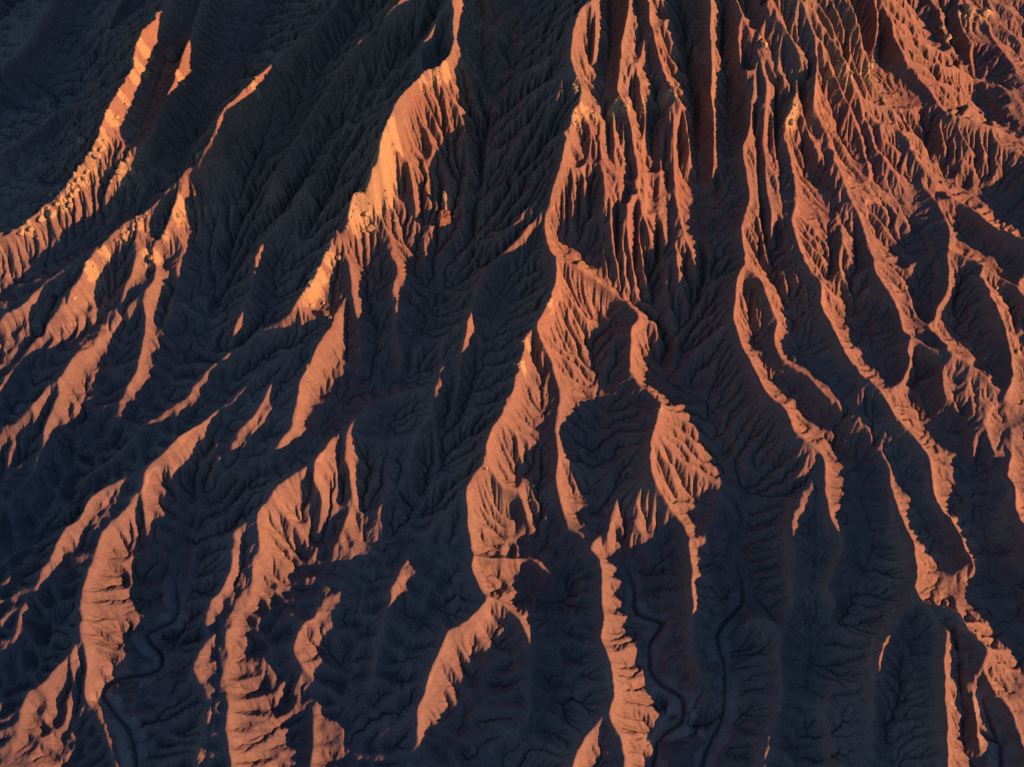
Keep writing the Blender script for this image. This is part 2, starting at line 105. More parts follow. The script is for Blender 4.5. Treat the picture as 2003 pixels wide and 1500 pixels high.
[(451,2098,572),(453,2082,565),(457,2066,554),(459,2043,545),(463,2025,533),(466,2006,524),(469,1986,512),(471,1970,501),(474,1952,491),(478,1936,482),(481,1919,472),(482,1903,461),(483,1886,450),(487,1867,441),(493,1852,429),(498,1834,421),(502,1813,416),(506,1794,410),(508,1775,403),(508,1756,395),(509,1736,387),(508,1716,380),(504,1698,371),(496,1683,359),(490,1670,346),(493,1659,332),(497,1642,325),(499,1621,320),(502,1596,315),(505,1576,306),(502,1556,300),(494,1541,294),(488,1523,290),(483,1501,288),(481,1477,285),(481,1453,283),(483,1431,280),(483,1413,275),(475,1395,269),(462,1377,264),(459,1358,257),(459,1342,245),(457,1327,234),(457,1316,219),(461,1306,202),(469,1292,189),(475,1276,180),(479,1256,172),(487,1236,169),(498,1219,166),(507,1196,168),(513,1174,168),(520,1155,168),(527,1142,163),(541,1132,160),(551,1119,158),(557,1105,154),(558,1088,148),(571,1079,143),(587,1070,138),(604,1062,130),(621,1051,126),(630,1033,121),(631,1014,118),(625,997,116),(622,978,111),(618,956,112),(617,931,115),(620,911,121),(627,894,123),(639,880,120),(638,862,118),(634,844,115),(624,827,112),(613,810,110),(604,792,107),(597,774,104),(598,758,102),(607,743,99),(611,737,99)],
[(459,1315,205),(447,1310,196),(432,1305,184),(418,1298,172),(404,1293,156),(390,1287,140),(378,1280,124),(373,1278,117)],
[(525,1874,432),(531,1856,424),(537,1832,419),(541,1813,414),(545,1795,408),(546,1775,402),(545,1757,393),(543,1738,385),(541,1722,374),(539,1708,362),(537,1696,348),(539,1685,332),(543,1673,319),(545,1654,312),(546,1634,305),(547,1614,300),(547,1591,298),(547,1569,294),(547,1547,290),(547,1522,286),(546,1499,284),(546,1491,282)],
[(482,1402,266),(499,1395,257),(516,1384,249),(524,1369,239),(532,1356,225),(539,1343,213),(546,1333,199),(556,1323,191),(550,1305,185),(546,1285,180),(547,1263,176),(552,1249,170),(560,1235,169),(572,1225,168),(587,1217,170),(601,1209,172),(611,1195,173),(623,1181,167),(634,1164,162),(648,1150,157),(662,1137,150),(673,1121,143),(686,1107,136),(704,1102,134),(721,1095,133),(731,1077,127),(739,1057,121),(744,1039,119),(750,1021,116),(753,1002,113),(752,983,115),(752,960,117),(752,936,124),(750,913,133),(749,892,142),(749,869,154),(750,849,163),(751,832,169),(749,814,171),(750,799,171),(748,781,170),(742,762,167),(733,746,162),(721,731,160),(711,716,157),(703,700,153),(693,685,151),(683,671,152),(671,659,153),(656,647,157),(648,630,158),(642,612,158),(640,596,152),(638,581,144),(635,567,136),(632,552,131),(638,541,124),(643,528,120),(642,513,114),(639,496,109),(635,482,106),(632,468,101),(628,454,99),(625,439,95),(623,424,94),(621,409,90),(619,397,89)],
[(736,751,169),(742,731,173),(748,718,176),(759,710,179),(772,705,186),(784,700,193),(794,689,198),(795,671,201),(800,659,203),(814,652,199),(827,641,196),(837,630,190),(838,617,186),(823,604,184),(826,592,179),(831,579,175),(837,565,166),(846,555,160),(859,549,154),(866,539,150),(873,526,144),(875,513,141),(878,498,136),(878,481,137),(879,465,138),(878,448,140),(877,431,143),(877,417,145),(877,410,147)],
[(413,2093,566),(420,2080,558),(428,2066,547),(438,2053,534),(448,2035,524),(456,2019,513),(464,2002,505),(472,1981,499),(478,1961,495),(483,1941,492),(490,1924,485),(498,1913,475),(506,1899,466),(517,1891,452),(528,1881,438),(537,1865,430),(546,1848,422),(556,1832,416),(569,1819,407),(581,1806,400),(594,1791,392),(606,1778,386),(614,1763,381),(605,1747,377),(593,1737,367),(580,1724,357),(580,1713,343),(582,1699,332),(592,1687,322),(601,1673,315),(606,1653,306),(611,1632,299),(614,1609,294),(611,1583,290),(606,1558,285),(596,1536,279),(591,1513,276),(594,1490,270),(598,1470,265),(603,1454,259),(610,1434,253),(621,1420,246),(633,1408,237),(645,1390,229),(646,1376,221),(646,1360,212),(648,1340,205),(656,1324,199),(667,1309,196),(672,1289,197),(673,1267,199),(676,1243,201),(685,1223,201),(698,1211,198),(707,1191,193),(721,1181,188),(735,1171,181),(748,1160,175),(754,1142,174),(756,1118,175),(765,1100,176),(780,1089,168),(796,1082,155),(809,1072,147),(816,1052,143),(826,1037,144),(831,1020,143),(829,1001,142),(830,983,136),(830,962,132),(833,944,127),(835,924,130),(839,905,136),(845,889,145),(848,869,153),(851,848,158),(856,831,160),(863,815,158),(872,799,152)],
[(700,1216,192),(705,1203,182),(705,1185,176),(699,1167,171),(698,1149,161),(699,1131,152),(703,1117,142)],
[(465,2075,576),(472,2060,570),(481,2044,561),(491,2026,552),(502,2011,541),(511,1995,532),(519,1977,523),(524,1960,516),(530,1944,510),(541,1927,501),(555,1917,487),(571,1908,474),(587,1896,465),(601,1880,454),(608,1864,445),(614,1847,435),(622,1832,424),(632,1820,408),(637,1807,395),(641,1793,382),(643,1775,374),(651,1761,362),(664,1751,347),(677,1742,332),(689,1733,318),(699,1720,307),(704,1701,300),(709,1679,293),(714,1659,286),(721,1641,278),(728,1624,270),(733,1605,265),(740,1586,256),(747,1567,248),(752,1546,242),(758,1529,234),(763,1508,229),(768,1488,222),(767,1463,221),(768,1437,221),(774,1414,218),(786,1397,214),(799,1383,207),(807,1368,198),(811,1349,192),(812,1325,192),(813,1300,190),(806,1279,188),(810,1255,188),(816,1234,186),(813,1216,182),(802,1201,177),(792,1191,165),(779,1179,158),(768,1161,156),(762,1151,160)],
[(812,1299,191),(829,1288,190),(844,1276,187),(853,1261,187),(866,1247,181),(879,1232,178),(895,1220,174),(913,1214,169),(932,1211,167),(950,1205,165),(970,1200,158),(986,1192,151),(998,1182,140),(1010,1170,129),(1027,1162,122),(1048,1161,116),(1071,1159,111),(1093,1155,108),(1115,1153,104),(1122,1151,104)],
[(880,1231,176),(880,1213,170),(880,1193,163),(882,1173,157),(893,1160,146),(910,1150,135),(925,1138,126),(931,1122,124),(933,1103,123),(932,1081,125),(932,1060,120),(932,1041,113)],
[(768,1453,217),(787,1464,213),(805,1462,207),(819,1452,198),(832,1437,192),(842,1421,188),(848,1398,186),(852,1375,182),(857,1357,176),(867,1338,172),(878,1321,173),(891,1305,177),(896,1285,184),(900,1265,191),(908,1249,192),(920,1237,190),(938,1227,185),(957,1219,178),(969,1207,174),(981,1199,167)],
[(685,2210,495),(693,2199,485),(701,2182,475),(710,2162,465),(721,2145,453),(729,2126,445),(736,2105,437),(739,2075,437),(739,2039,444),(741,2007,449),(746,1983,448),(755,1967,441),(763,1954,428),(770,1943,412),(778,1935,393),(786,1928,377),(806,1922,357),(804,1909,345),(803,1894,334),(818,1886,321),(837,1879,306),(851,1872,292),(862,1856,285),(866,1833,282),(867,1806,279),(869,1783,275),(880,1768,271),(892,1756,265),(899,1740,258),(906,1724,247),(916,1710,238),(927,1695,231),(938,1679,226),(950,1666,222),(965,1655,220),(979,1644,218),(991,1628,219),(1005,1613,218),(1017,1598,217),(1029,1581,217),(1041,1565,218),(1057,1551,219),(1073,1539,219),(1088,1526,222),(1106,1515,220),(1122,1506,219),(1141,1500,214),(1156,1494,210)],
[(548,2070,597),(555,2059,588),(561,2042,580),(569,2025,569),(577,2005,560),(585,1991,548),(592,1974,538),(601,1960,528),(610,1951,514),(619,1941,500),(627,1930,487),(635,1919,472),(642,1904,461),(650,1887,450),(657,1871,438),(661,1852,429),(658,1830,424),(653,1806,420),(650,1790,410),(649,1771,398),(650,1759,381),(652,1759,371)],
[(911,1716,242),(916,1696,237),(923,1673,229),(927,1648,228),(931,1627,228),(936,1605,227),(945,1587,224),(951,1565,223),(956,1541,221),(960,1521,220)],
[(794,2266,459),(799,2250,452),(806,2231,442),(814,2210,432),(821,2189,421),(829,2172,410),(836,2153,399),(843,2135,390),(849,2115,384),(855,2097,374),(862,2079,364),(867,2058,356),(873,2036,349),(879,2013,342),(886,1992,334),(897,1978,322),(912,1965,312),(928,1954,301),(943,1944,289),(956,1931,280),(969,1916,272),(977,1897,266),(982,1874,262),(988,1850,261),(999,1836,260),(1018,1832,258),(1040,1833,254),(1062,1832,250),(1087,1836,240),(1114,1843,227),(1140,1849,214),(1162,1848,202),(1184,1846,189),(1208,1847,181),(1233,1846,174),(1257,1846,167),(1266,1845,165)],
[(937,1954,291),(960,1958,277),(985,1959,262),(1013,1964,244),(1040,1968,227),(1066,1971,211),(1089,1972,198),(1113,1974,185),(1131,1969,171),(1141,1951,160)],
[(932,2414,327),(942,2400,319),(954,2385,307),(968,2369,295),(984,2356,279),(999,2343,264),(1014,2333,249),(1029,2320,236),(1043,2305,226),(1054,2284,221),(1064,2265,215),(1072,2241,211),(1080,2212,206),(1086,2185,202),(1092,2160,197),(1101,2135,190),(1108,2114,184),(1113,2107,179)],
[(1137,2514,260),(1134,2484,260),(1131,2448,259),(1130,2414,255),(1130,2384,247),(1131,2356,239),(1129,2327,234),(1127,2299,228),(1124,2272,223),(1122,2247,217),(1124,2225,208),(1129,2202,200),(1134,2182,192),(1139,2160,182),(1142,2136,172),(1146,2117,162)],
[(1133,2277,226),(1149,2267,219),(1167,2251,213),(1185,2234,207),(1205,2221,202),(1229,2213,197),(1251,2205,191),(1268,2189,185),(1286,2174,177),(1307,2166,170),(1332,2162,159),(1351,2155,153)],
[(1194,2228,204),(1201,2208,198),(1206,2180,194),(1214,2154,191),(1225,2127,189),(1236,2104,185),(1251,2084,178),(1259,2080,175)],
[(957,1520,221),(937,1496,226),(931,1474,223),(935,1452,219),(932,1431,216),(929,1414,208),(924,1396,203),(911,1378,201),(900,1359,194),(895,1343,180),(893,1334,168)],
[(928,1484,227),(950,1482,225),(967,1474,223),(988,1466,217),(1003,1456,214),(1020,1447,209),(1035,1437,205),(1052,1428,198),(1067,1417,194),(1076,1400,190),(1087,1383,185),(1099,1369,183),(1113,1356,178),(1126,1342,175),(1129,1336,176)],
[(983,1433,209),(997,1419,205),(1000,1399,205),(1004,1379,205),(1011,1361,202),(1017,1340,203),(1025,1322,198),(1032,1308,188),(1040,1298,171),(1046,1288,155),(1048,1272,146),(1046,1251,144),(1040,1228,149),(1027,1202,151),(1015,1180,154),(1011,1165,146),(1030,1159,134),(1041,1159,126)],
[(1017,1163,125),(995,1159,131),(977,1141,133),(970,1122,135),(968,1101,133),(967,1078,129),(967,1059,125),(967,1041,120),(968,1033,116)],
[(1103,1164,106),(1085,1159,108),(1063,1151,109),(1043,1143,112),(1026,1121,113),(1017,1097,116),(1016,1072,118),(1008,1048,125),(996,1029,132),(983,1009,135),(982,993,134),(990,978,133),(986,959,133),(980,940,134),(977,920,135),(975,900,137),(973,880,139),(971,859,144),(971,839,150),(973,820,155),(974,813,156)],
[(622,1054,122),(616,1041,110),(608,1023,103),(601,1009,96),(593,992,95),(578,977,95),(564,963,94),(552,948,93),(542,926,92),(539,912,88),(540,894,87),(540,872,87),(539,852,87),(537,835,84),(535,816,83),(532,798,82),(531,781,81),(530,760,80),(529,741,79),(523,723,78),(511,707,76),(501,689,77),(495,671,75),(493,654,73),(494,638,71),(494,621,71),(493,604,68),(491,587,66),(488,571,63),(485,555,63),(479,538,60),(472,524,59),(462,514,56),(451,503,56),(447,489,53),(443,473,53),(440,457,51),(436,441,53),(432,425,53),(429,412,58)],
[(182,533,74),(166,532,71),(150,520,69),(139,511,71),(129,499,71),(120,484,74),(112,472,75),(105,460,77),(101,445,78),(97,428,82),(93,412,84),(91,406,87)],
[(737,730,175),(743,716,175),(749,701,176),(755,685,177),(759,670,183),(762,654,187),(760,638,191),(753,620,198),(749,603,201),(747,587,200),(747,572,197),(745,557,193),(744,544,185),(741,530,180),(740,514,175),(739,498,170),(736,483,168),(735,470,163),(733,454,160),(732,439,155),(730,422,153),(728,407,150),(727,401,150)],
[(799,623,182),(801,610,177),(801,593,175),(803,577,170),(804,562,167),(803,549,165),(803,534,161),(803,519,158),(803,505,150),(803,492,143),(807,478,132),(811,467,121)],
[(409,962,41),(405,946,40),(400,927,38),(396,907,38),(398,888,38),(401,871,38),(404,852,37),(403,833,36),(402,815,33),(401,798,31),(400,791,31)],
[(505,698,77),(495,708,79),(483,721,79),(471,730,82),(453,721,80),(446,716,80)],
[(592,599,97),(583,586,95),(572,570,92),(561,553,93),(557,538,91),(557,524,91),(560,510,90),(559,493,91),(558,477,90),(556,460,89),(553,442,92),(551,426,95),(548,412,100)],
[(1536,2754,137),(1522,2708,148),(1507,2657,159),(1489,2599,172),(1474,2542,183),(1459,2486,191),(1447,2436,199),(1437,2396,204),(1430,2358,207),(1423,2320,209),(1415,2281,211),(1410,2245,211),(1405,2210,211),(1401,2178,208),(1396,2144,208),(1392,2112,206),(1386,2079,206),(1378,2043,209),(1369,2007,212),(1362,1973,214),(1353,1938,218),(1346,1905,219),(1338,1872,222),(1327,1835,229),(1318,1803,233),(1309,1772,238),(1300,1742,239),(1288,1709,243),(1279,1682,243),(1269,1655,243),(1260,1631,241),(1254,1608,237),(1249,1583,231),(1248,1565,225),(1248,1545,218),(1248,1525,212),(1248,1505,206),(1247,1483,199),(1247,1462,193),(1244,1439,190),(1243,1418,185),(1241,1397,179),(1239,1377,174),(1231,1354,172),(1223,1332,169),(1215,1312,164),(1206,1290,162),(1198,1270,158),(1191,1251,153),(1185,1234,145),(1179,1214,141),(1171,1193,140),(1163,1168,146),(1154,1142,154),(1148,1119,159),(1147,1099,158),(1148,1083,153),(1148,1065,149),(1148,1047,143),(1148,1028,137),(1146,1012,131),(1141,994,128),(1133,973,130),(1125,951,133),(1116,929,137),(1106,906,142),(1096,884,147),(1087,862,152),(1076,839,159),(1068,818,164),(1058,796,171),(1049,774,180),(1039,752,192),(1033,733,196),(1030,715,197),(1028,699,195),(1026,682,194),(1026,667,189),(1026,652,184),(1024,636,181),(1024,620,177),(1022,603,174),(1022,589,167),(1021,575,162),(1017,558,160),(1015,542,158),(1012,525,156),(1010,509,150),(1008,493,147),(1006,477,143),(1002,461,143),(999,446,141),(995,431,142),(992,418,141),(989,406,142),(985,395,143)],
[(-1255,2821,49),(-1264,2794,50),(-1274,2762,51),(-1285,2728,52),(-1298,2695,51),(-1308,2661,52),(-1319,2630,53),(-1329,2600,54),(-1341,2573,53),(-1350,2544,54),(-1360,2516,55),(-1371,2491,53),(-1379,2461,54),(-1387,2431,55),(-1397,2406,54),(-1405,2378,54),(-1416,2354,53),(-1427,2326,53),(-1440,2301,51),(-1449,2278,52),(-1453,2268,52)],
[(-1371,2838,30),(-1381,2812,31),(-1392,2781,32),(-1405,2748,33),(-1417,2714,34),(-1429,2682,34),(-1442,2655,33),(-1453,2625,34),(-1464,2597,34),(-1474,2570,35),(-1486,2545,34),(-1497,2514,34),(-1508,2485,35),(-1520,2462,33),(-1524,2452,34)]
]
GULLIES = [
[(-1124,2862,24),(-1132,2815,24),(-1141,2757,24),(-1152,2697,24),(-1162,2643,24),(-1175,2592,24),(-1187,2542,24),(-1199,2494,24),(-1208,2444,24),(-1211,2389,24),(-1214,2337,24),(-1224,2292,24),(-1238,2252,24),(-1253,2215,24),(-1274,2182,24),(-1299,2154,24),(-1324,2127,24),(-1349,2098,24),(-1373,2068,24),(-1393,2044,24)],
[(-957,2755,85),(-965,2708,85),(-976,2651,85),(-986,2593,85),(-995,2538,85),(-1000,2480,85),(-1006,2427,85),(-1016,2380,85),(-1029,2339,85)],
[(-1055,2188,85),(-1065,2145,85),(-1076,2104,85),(-1088,2063,85),(-1096,2039,85)],
[(-1129,1957,85),(-1144,1922,85),(-1161,1888,85),(-1184,1860,80),(-1211,1844,73),(-1242,1826,67),(-1271,1809,61),(-1298,1793,56),(-1312,1784,54)],
[(-821,2562,208),(-821,2514,208),(-821,2455,208),(-822,2396,208),(-821,2341,208),(-817,2286,208),(-814,2235,208),(-814,2185,208),(-820,2138,208),(-827,2093,208),(-834,2050,208),(-840,2008,208),(-843,1965,208),(-846,1921,208),(-852,1877,208),(-860,1838,208),(-874,1808,208),(-890,1779,207),(-915,1761,193),(-942,1752,170),(-960,1735,142),(-965,1708,123),(-957,1672,110),(-974,1656,92),(-995,1636,77),(-1017,1618,69),(-1044,1604,61),(-1072,1590,53),(-1100,1577,45),(-1130,1562,40),(-1160,1550,32),(-1193,1539,23),(-1225,1527,15),(-1254,1517,8),(-1261,1513,7)],
[(-625,2660,143),(-630,2604,150),(-637,2537,158),(-644,2469,166),(-652,2407,173),(-663,2352,178),(-674,2298,182),(-684,2246,186),(-690,2193,190),(-693,2140,195),(-695,2091,199),(-698,2048,200),(-704,2001,200),(-711,1962,199),(-721,1928,196),(-734,1895,190),(-749,1865,181),(-766,1836,170),(-783,1811,159),(-806,1786,145),(-824,1755,142),(-841,1721,142),(-863,1699,134),(-887,1684,121),(-911,1667,110),(-935,1654,98),(-962,1642,87),(-991,1628,80),(-998,1624,80)],
[(-962,1572,92),(-984,1550,83),(-1005,1531,71),(-1027,1512,60),(-1046,1494,49),(-1066,1469,38),(-1085,1448,23),(-1104,1430,6),(-1128,1415,-10),(-1156,1403,-29),(-1183,1389,-40),(-1212,1373,-47),(-1240,1361,-55),(-1247,1357,-57)],
[(-490,1990,300),(-502,1961,294),(-517,1928,285),(-533,1897,274),(-544,1868,260),(-551,1841,246),(-559,1813,232),(-571,1784,218),(-584,1757,204),(-596,1729,188),(-608,1704,171),(-620,1679,152),(-633,1655,134),(-646,1631,115),(-659,1607,97),(-672,1583,80),(-686,1554,66),(-700,1524,56),(-711,1495,49),(-731,1467,44),(-729,1443,35),(-728,1420,22),(-749,1398,9),(-757,1374,-1),(-764,1345,-4),(-774,1314,-5),(-786,1286,-9),(-801,1260,-16),(-820,1236,-21),(-841,1211,-23),(-862,1188,-25),(-884,1173,-33),(-913,1162,-52),(-936,1147,-71),(-953,1124,-80),(-973,1106,-85),(-993,1083,-88),(-1010,1059,-88),(-1028,1034,-90),(-1048,1012,-93),(-1069,993,-98),(-1091,975,-102),(-1117,960,-104),(-1144,948,-105),(-1158,941,-106)],
[(-712,1690,178),(-724,1679,171)],
[(-788,1584,88),(-781,1556,76),(-772,1523,70)],
[(-776,1443,44),(-785,1419,27),(-791,1391,15),(-788,1357,7),(-780,1321,1),(-776,1301,-1)],
[(-854,1454,36),(-875,1433,13),(-895,1410,-7),(-911,1384,-17),(-922,1353,-22),(-931,1322,-27),(-944,1292,-33),(-958,1263,-42),(-970,1232,-45),(-983,1202,-50),(-994,1174,-58),(-1004,1149,-66),(-1021,1128,-72),(-1027,1121,-73)],
[(-1068,1100,-85),(-1103,1098,-100),(-1140,1095,-111),(-1172,1089,-114),(-1188,1085,-114)],
[(-875,1513,66),(-896,1495,55),(-925,1479,34),(-952,1466,17),(-977,1448,8),(-1001,1429,0),(-1025,1411,-8),(-1047,1389,-13),(-1069,1367,-22),(-1089,1346,-36),(-1099,1318,-45),(-1113,1295,-51),(-1133,1275,-58),(-1161,1262,-67),(-1192,1249,-78),(-1216,1238,-86)],
[(-1046,1230,-33),(-1062,1207,-49),(-1081,1190,-66),(-1102,1175,-81),(-1126,1162,-92),(-1153,1150,-102),(-1181,1138,-105),(-1196,1131,-105)],
[(-182,1966,437),(-197,1948,427),(-215,1932,410),(-234,1916,391),(-252,1900,372),(-270,1881,353),(-288,1858,338),(-302,1827,331),(-310,1803,329)],
[(-345,1730,303),(-363,1714,283),(-381,1695,268),(-394,1672,255),(-406,1650,241),(-420,1629,225),(-437,1608,208),(-455,1589,190),(-476,1574,174),(-497,1559,159),(-513,1536,142),(-522,1509,127),(-518,1476,116),(-522,1446,106),(-530,1417,97),(-544,1391,91),(-561,1368,86),(-582,1351,76),(-608,1339,62),(-641,1345,44),(-680,1364,17),(-719,1374,-4),(-752,1369,-8),(-760,1367,-8)],
[(-171,1992,457),(-189,1973,450),(-212,1954,437),(-236,1940,423),(-261,1931,408),(-286,1922,390),(-292,1920,382)],
[(-335,1885,341),(-353,1866,326),(-373,1849,309),(-392,1829,295),(-410,1806,283),(-425,1781,271),(-441,1755,259),(-455,1730,248),(-471,1704,237),(-487,1680,226),(-504,1657,215),(-523,1640,200),(-546,1630,177),(-570,1624,149),(-592,1612,123),(-611,1595,103),(-628,1574,85),(-645,1550,65),(-660,1527,47),(-673,1500,36),(-685,1473,29),(-700,1447,25),(-717,1423,19),(-741,1402,11),(-754,1390,7)],
[(-339,2094,331),(-356,2069,325),(-378,2040,316),(-400,2012,306),(-419,1989,295),(-437,1967,282),(-454,1943,271),(-470,1915,264),(-486,1885,255),(-502,1858,245),(-519,1832,234),(-537,1806,223),(-554,1781,212),(-571,1757,201),(-587,1730,187),(-602,1702,172),(-609,1686,166)],
[(-489,1346,104),(-513,1336,93),(-542,1325,77),(-567,1311,65),(-590,1296,53),(-611,1282,40),(-632,1263,28),(-650,1242,21),(-668,1216,19),(-688,1201,17),(-711,1186,14),(-736,1174,10),(-761,1160,6),(-781,1143,1),(-801,1124,-5),(-822,1107,-11),(-848,1093,-18),(-874,1080,-25),(-898,1066,-33),(-922,1049,-44),(-944,1035,-60),(-951,1011,-71),(-966,989,-77),(-993,973,-92),(-1026,968,-108),(-1057,963,-113),(-1083,952,-113),(-1109,939,-113),(-1135,926,-114),(-1156,916,-115)],
[(-498,1281,88),(-522,1262,76),(-545,1246,66),(-569,1227,57),(-588,1208,50),(-602,1183,44),(-617,1156,36),(-629,1129,28),(-627,1097,23),(-613,1070,23),(-593,1046,23)],
[(-408,1325,124),(-429,1305,115),(-450,1286,104),(-466,1263,95),(-479,1240,85),(-489,1214,76),(-500,1186,69),(-516,1161,66),(-533,1138,60),(-549,1114,48),(-561,1089,39),(-576,1065,33),(-592,1044,27)],
[(-103,2589,223),(-99,2508,247),(-94,2385,296),(-85,2158,424),(-83,2093,434)],
[(-83,2052,427),(-82,2013,418),(-82,1972,412),(-81,1938,404),(-78,1898,394),(-74,1864,386),(-66,1829,377),(-55,1799,367),(-47,1771,356),(-48,1743,343),(-52,1716,329),(-56,1689,314),(-58,1664,300),(-61,1639,284),(-63,1615,268),(-67,1591,250),(-73,1568,232),(-77,1540,223),(-77,1505,218),(-79,1475,211),(-97,1457,199),(-121,1446,181),(-149,1438,160),(-160,1412,144),(-157,1374,139),(-163,1346,137),(-195,1343,131),(-219,1319,131),(-215,1289,129),(-207,1264,117),(-214,1240,101),(-246,1241,89),(-279,1238,79),(-309,1231,76),(-337,1226,73),(-362,1212,64),(-379,1190,60),(-389,1165,60),(-400,1136,60),(-413,1108,60),(-431,1087,59),(-454,1071,57),(-477,1058,54),(-505,1053,51),(-533,1053,44),(-565,1051,33),(-594,1048,20),(-618,1033,2),(-641,1025,-18),(-666,1017,-35),(-671,993,-47),(-670,962,-53),(-676,937,-56),(-681,909,-58),(-687,880,-61),(-692,853,-67),(-686,823,-73),(-679,795,-73),(-692,773,-82),(-722,762,-95),(-743,748,-98),(-726,728,-101),(-702,707,-101),(-702,682,-101),(-726,671,-102),(-754,667,-102),(-779,662,-102),(-804,647,-102),(-809,628,-102),(-788,602,-102),(-767,581,-102),(-747,562,-103),(-736,541,-104),(-726,515,-105),(-717,486,-105),(-708,459,-105),(-704,445,-105)],
[(21,2572,236),(20,2487,262),(18,2357,316),(17,2204,387),(16,2108,422),(16,2050,429),(16,2004,426),(15,1964,421),(15,1927,414),(15,1891,406),(13,1860,398),(3,1833,387),(-13,1811,377),(-28,1787,365),(-43,1765,354),(-46,1759,351)],
[(-220,1634,322),(-216,1616,304),(-212,1599,276),(-208,1581,248),(-205,1564,222),(-202,1544,199),(-197,1520,186),(-188,1486,181),(-174,1462,172),(-154,1444,161),(-149,1438,160)],
[(-315,1539,199),(-313,1514,187),(-312,1487,170),(-309,1457,156),(-304,1429,143),(-297,1401,133),(-289,1373,126),(-281,1346,120),(-280,1321,109),(-284,1296,96),(-290,1267,88),(-297,1239,81),(-299,1231,79)],
[(55,1464,246),(34,1445,233),(12,1429,219),(-6,1411,206),(-17,1390,195),(-28,1364,189),(-39,1334,186),(-50,1303,185),(-61,1275,180),(-67,1250,170),(-65,1225,158),(-72,1200,150),(-84,1176,143),(-92,1150,135),(-101,1126,126),(-119,1109,112),(-131,1089,95),(-145,1066,80),(-157,1042,68),(-166,1019,56),(-177,998,42),(-189,977,27),(-201,953,16),(-216,930,7),(-235,914,-1),(-255,898,-11),(-274,880,-15),(-290,858,-16),(-300,834,-18),(-303,807,-21),(-305,780,-24),(-309,753,-26),(-312,727,-28),(-315,702,-32),(-318,679,-41),(-318,654,-47),(-313,628,-48),(-308,603,-51),(-309,581,-60),(-313,559,-69),(-315,534,-71),(-315,506,-72),(-315,478,-72),(-314,452,-72),(-314,439,-72)],
[(-129,1240,146),(-133,1213,142),(-137,1182,136),(-143,1152,129),(-151,1126,120),(-159,1103,107),(-157,1079,91),(-153,1055,79),(-152,1048,77)],
[(-259,1177,86),(-258,1153,78),(-257,1121,75),(-260,1101,75)],
[(-289,1023,51),(-297,1001,36),(-301,979,23),(-304,955,6),(-304,931,-9),(-304,921,-11)],
[(-301,876,-12),(-299,848,-15),(-298,841,-15)],
[(-124,940,63),(-129,920,50),(-133,896,33),(-133,871,22),(-124,841,21),(-115,813,21),(-108,781,21),(-116,760,21),(-143,758,11),(-167,753,1),(-187,740,-3),(-201,720,-4),(-213,697,-7),(-220,671,-11),(-228,645,-15),(-244,626,-17),(-261,610,-22),(-280,596,-36),(-301,580,-55),(-315,559,-67),(-315,541,-70)],
[(-353,1109,83),(-351,1081,77),(-351,1052,67),(-353,1026,56),(-359,1004,39),(-365,984,18),(-372,957,4),(-379,932,-6),(-392,907,-17),(-399,882,-26),(-404,854,-28),(-415,828,-31),(-427,802,-32),(-441,776,-34),(-453,752,-35),(-466,731,-38),(-477,709,-44),(-481,685,-48),(-482,660,-55),(-480,636,-64),(-475,611,-71),(-461,585,-72),(-446,560,-72),(-432,538,-72),(-410,520,-72),(-401,501,-72),(-408,476,-72),(-417,452,-72),(-421,439,-72)],
[(-405,994,35),(-420,976,8),(-423,954,-9),(-417,929,-16),(-417,905,-27),(-419,880,-33),(-420,848,-33),(-420,819,-33)],
[(-516,927,24),(-529,903,15),(-532,878,9),(-536,851,0),(-543,828,-9),(-550,804,-19),(-557,780,-25),(-568,753,-28),(-576,729,-29),(-578,699,-32),(-572,672,-34),(-564,644,-34),(-564,619,-34),(-565,592,-34),(-566,567,-34),(-565,542,-34),(-564,517,-35),(-565,494,-40),(-567,470,-46),(-568,447,-51),(-568,434,-51)],
[(-781,990,-18),(-784,969,-31),(-788,946,-51),(-789,921,-64),(-787,893,-70),(-785,867,-78),(-776,839,-83),(-766,812,-86),(-757,784,-88),(-751,757,-90),(-741,745,-92)],
[(-831,1027,-12),(-844,1003,-21),(-855,976,-23),(-867,950,-27),(-882,927,-37),(-897,904,-48),(-909,879,-54),(-921,858,-56),(-934,837,-60),(-941,812,-66),(-947,786,-71),(-956,761,-76),(-966,735,-81),(-976,710,-88),(-986,685,-96),(-998,661,-104),(-1009,637,-112),(-1025,617,-115),(-1050,602,-119),(-1064,594,-122)],
[(-874,792,-29),(-873,770,-34),(-870,743,-40)],
[(-857,690,-42),(-856,666,-53),(-862,646,-73),(-867,625,-92),(-870,603,-108),(-869,581,-120),(-866,556,-128),(-860,530,-133),(-853,502,-138),(-845,475,-139),(-838,452,-139)],
[(-924,819,-72),(-923,796,-76),(-925,768,-84),(-931,742,-89),(-941,716,-95),(-952,692,-99),(-965,670,-101),(-979,649,-103),(-1000,634,-110),(-1018,622,-115)],
[(56,1240,185),(62,1225,162),(66,1204,143),(69,1177,127),(70,1152,119),(67,1124,114),(61,1096,109),(55,1067,104),(50,1040,94),(46,1014,78),(43,992,61),(48,970,43),(58,949,32),(69,927,23),(79,902,17),(91,875,14),(106,850,14),(121,825,14),(132,797,14),(117,773,11),(111,750,6),(121,725,6),(113,700,6),(96,674,5),(101,650,5),(97,623,5),(84,597,5),(71,572,5),(57,550,5),(41,531,5),(27,512,5),(12,490,5),(0,471,-5),(-6,449,-19),(-11,430,-28)],
[(-36,749,28),(-15,727,21),(-8,702,14),(-1,673,11),(6,647,10),(12,621,9),(19,597,9),(22,589,9)],
[(35,550,9),(41,530,9)],
[(-43,894,3),(-19,901,3),(9,905,3),(40,900,3),(69,907,3),(76,909,3)],
